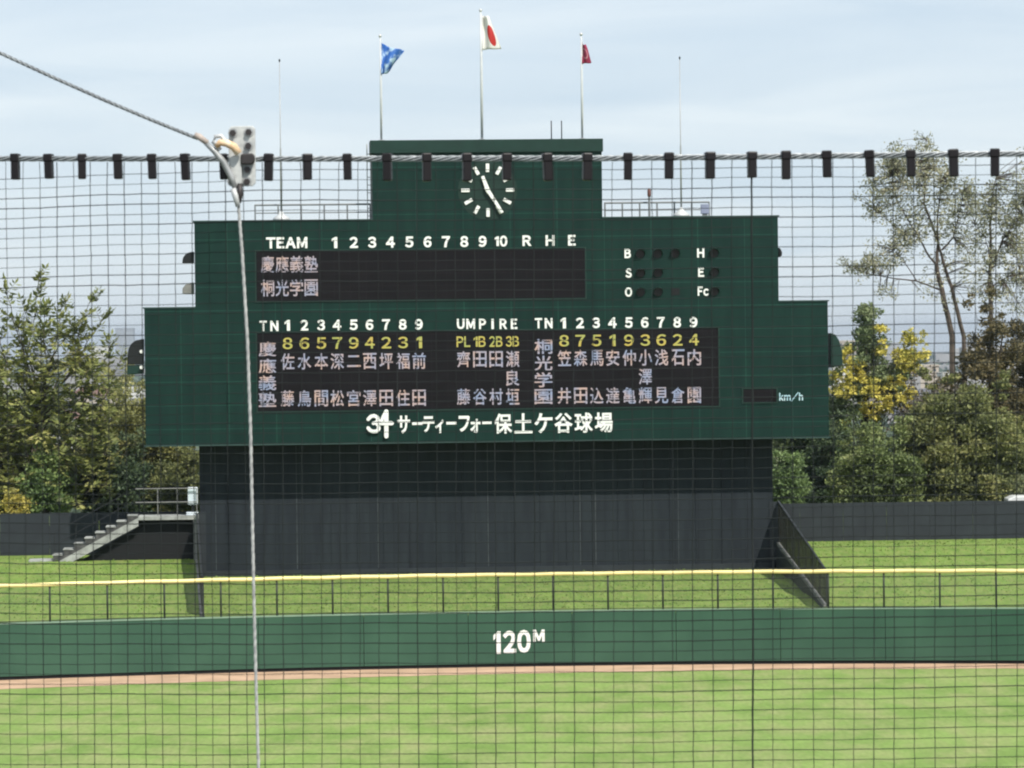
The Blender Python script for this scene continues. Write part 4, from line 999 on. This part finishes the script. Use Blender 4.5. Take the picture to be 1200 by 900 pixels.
BL = [(97,1450,14,14,10,HOUSEW,ROOFM,'white far house nearest the long leaf tips on the left',False,12),
      (110,1750,20,16,12,HOUSEB,ROOFR,'beige far house with brown roof seen left of the black horn',False,-10),
      (135,1600,11,12,9,HOUSEW,ROOFM,'white gabled far house below the black horn of the scoreboard',False,18),
      (150,2300,24,13,14,HOUSEW,ROOFM,'broad flat roofed white block beside the black horn',True,0),
      (140,1700,10,8,8,HOUSEB,ROOFM,'beige little far house low between the olive tree tips',False,-22),
      (158,1350,12,10,9,HOUSEW,ROOFM,'white far house touching the scoreboard left edge',False,8),
      (118,3000,14,38,14,HOUSEW,ROOFM,'tall white far tower block in the haze on the left',True,0),
      (147,5200,24,62,24,HOUSEG,ROOFM,'slender grey far tower on the skyline left of the scoreboard',True,0),
      (88,1600,13,12,9,HOUSEG,ROOFM,'grey far house glimpsed between tree leaves on the left',False,25),
      (75,1300,12,14,9,HOUSEW,ROOFR,'white far house with brown roof glimpsed between leaves on the left',False,-15),
      (990,2000,14,26,12,HOUSEW,ROOFM,'white far block just right of the scoreboard shoulder',True,0),
      (1000,2600,22,36,14,HOUSEB,ROOFM,'beige far block behind the yellowing tree',True,0),
      (1058,1900,34,24,14,HOUSEB,ROOFR,'wide beige far block left of the forked tree trunk',True,0),
      (1088,1500,12,16,10,HOUSEW,ROOFM,'white far house seen between the forked trunks',False,14),
      (1076,1300,16,12,10,HOUSEW,ROOFM,'white far house low beside the yellow leaves',False,-12),
      (1130,1700,22,22,12,HOUSEW,ROOFR,'white far block seen through the brown tree',True,6),
      (1150,1400,14,14,10,HOUSEW,ROOFM,'white far house at the right seen below the second thin tree',False,-8),
      (1190,1600,14,16,10,HOUSEB,ROOFM,'beige far house at the right picture edge',False,10)]
for a in BL: house(*a)
rngc = random.Random(77); b = MB(); g2 = MB()
for _ in range(900):
    Y = rngc.uniform(1500, 7000); px = rngc.choice([rngc.uniform(-150, 240), rngc.uniform(900, 1350)]); p = at(px, 420, Y); w = rngc.uniform(7, 16)*(1+Y/9000); h = rngc.uniform(6, 12)+(rngc.random() < .1)*rngc.uniform(8, 25)
    b.box(p.x-w/2, p.x+w/2, Y, Y+10, gz(Y)-1, gz(Y)+h)
tag(b.build('distant_town', mat('town_walls', (.42,.41,.39), (.20,.20,.21), .02, .8)), 'hazy mass of pale distant houses below the horizon', 'town', kind='stuff')
nr = np.random.default_rng(9); n = 26000
Yq = nr.uniform(500, 6000, n); side = nr.random(n) < .5
pxq = np.where(side, nr.uniform(-200, 260, n), nr.uniform(880, 1400, n)); xq = (pxq-600)/FOC*Yq
keep = (np.sin(xq*.02+Yq*.013)+np.sin(Yq*.007-xq*.01)) > -.2; xq, Yq = xq[keep], Yq[keep]; n = len(xq)
zq = -26 + nr.uniform(0, 1, n)*6; A = unit(nr.normal(size=(n,3))); s_ = unit(np.cross(A, nr.normal(size=A.shape))); L = nr.uniform(2, 6, n)*(1+Yq/5000)
v, q = leaves_quads(np.stack([xq, Yq, zq], 1), A, s_, L, L*.8, nr)
o = np_mesh('distant_wood', v, q, leaf_mat('far_leaves', [(.025,.035,.02),(.04,.055,.03),(.06,.075,.04)], .01)); tag(o, 'distant dark green treetops among the houses', 'wood', kind='stuff')
# white vehicle roof behind the right fence
p = at(1196, 590, 154.6); t = thing('parked_van', 'white van roof just showing above the right sheet fence', 'van', (p.x+1.35, 154.6, Z_R))
zr = at(1190, 581.5, 154.6).z - Z_R
prof = [(-1.9,.35),(1.9,.35),(2.0,.9),(1.75,1.1),(1.25,zr-.06),(.9,zr),(-1.6,zr),(-1.85,zr-.12),(-1.95,.9)]
MB().prism(prof, 0, 1.35).build('body', mat('van_paint', (.62,.63,.62), None, 2, .35), t, bevel=.05)
MB().prism([(-1.6,1.1),(1.45,1.1),(1.1,zr-.18),(-1.5,zr-.18)], -.012, .05).build('window', GLASS, t)
for x in (-1.2, 1.2):
    w = MB().disc(x, -.03, .2, .32, .32, 20).build('wheel', VOID, t); MB().disc(x, -.045, -.031, .32, .18, 16).build('hubcap', STEEL, w)

# ------------------------------------------------------------------ distance mark on the wall
b = MB()
def fence_txt(s_, px, py, w, h):
    p = at(px, py, 134.6)
    for _ in range(4): p = at(px, py, arc(p.x))
    sub = MB(); glyphs(sub, s_, 0, 0, w*134.6/FOC, h*134.6/FOC, 0, .045, .012)
    sl_ = math.atan2(-(p.x-ARC_X), ARC_R)
    for v_ in sub.v:
        pass
    b.add([LF((p.x+v_[0]*math.cos(sl_), arc(p.x+v_[0]*math.cos(sl_)) - .012 + v_[1], p.z+v_[2])) for v_ in sub.v], sub.f)
fence_txt('1', 582.5, 753, 8.5, 26.5); fence_txt('2', 597, 752.2, 15.5, 26.5); fence_txt('0', 614, 751.5, 16, 27); fence_txt('M', 631.5, 745, 13.5, 14.5)
b.build('distance_marking', WHITE, fence)

# ------------------------------------------------------------------ air
b = MB().box(-14000, 14000, -60, 9600, -33, 40)
hm = bpy.data.materials.new('haze'); hm.use_nodes = True; ht = hm.node_tree; ht.nodes.clear()
ho = ht.nodes.new('ShaderNodeOutputMaterial'); hv = ht.nodes.new('ShaderNodeVolumePrincipled')
hv.inputs['Color'].default_value = (.80,.88,1.0,1); hv.inputs['Density'].default_value = .00010; hv.inputs['Anisotropy'].default_value = .65
ht.links.new(hv.outputs[0], ho.inputs['Volume'])
tag(b.build('haze', hm), 'pale bluish air over the distant town', 'haze', kind='stuff')
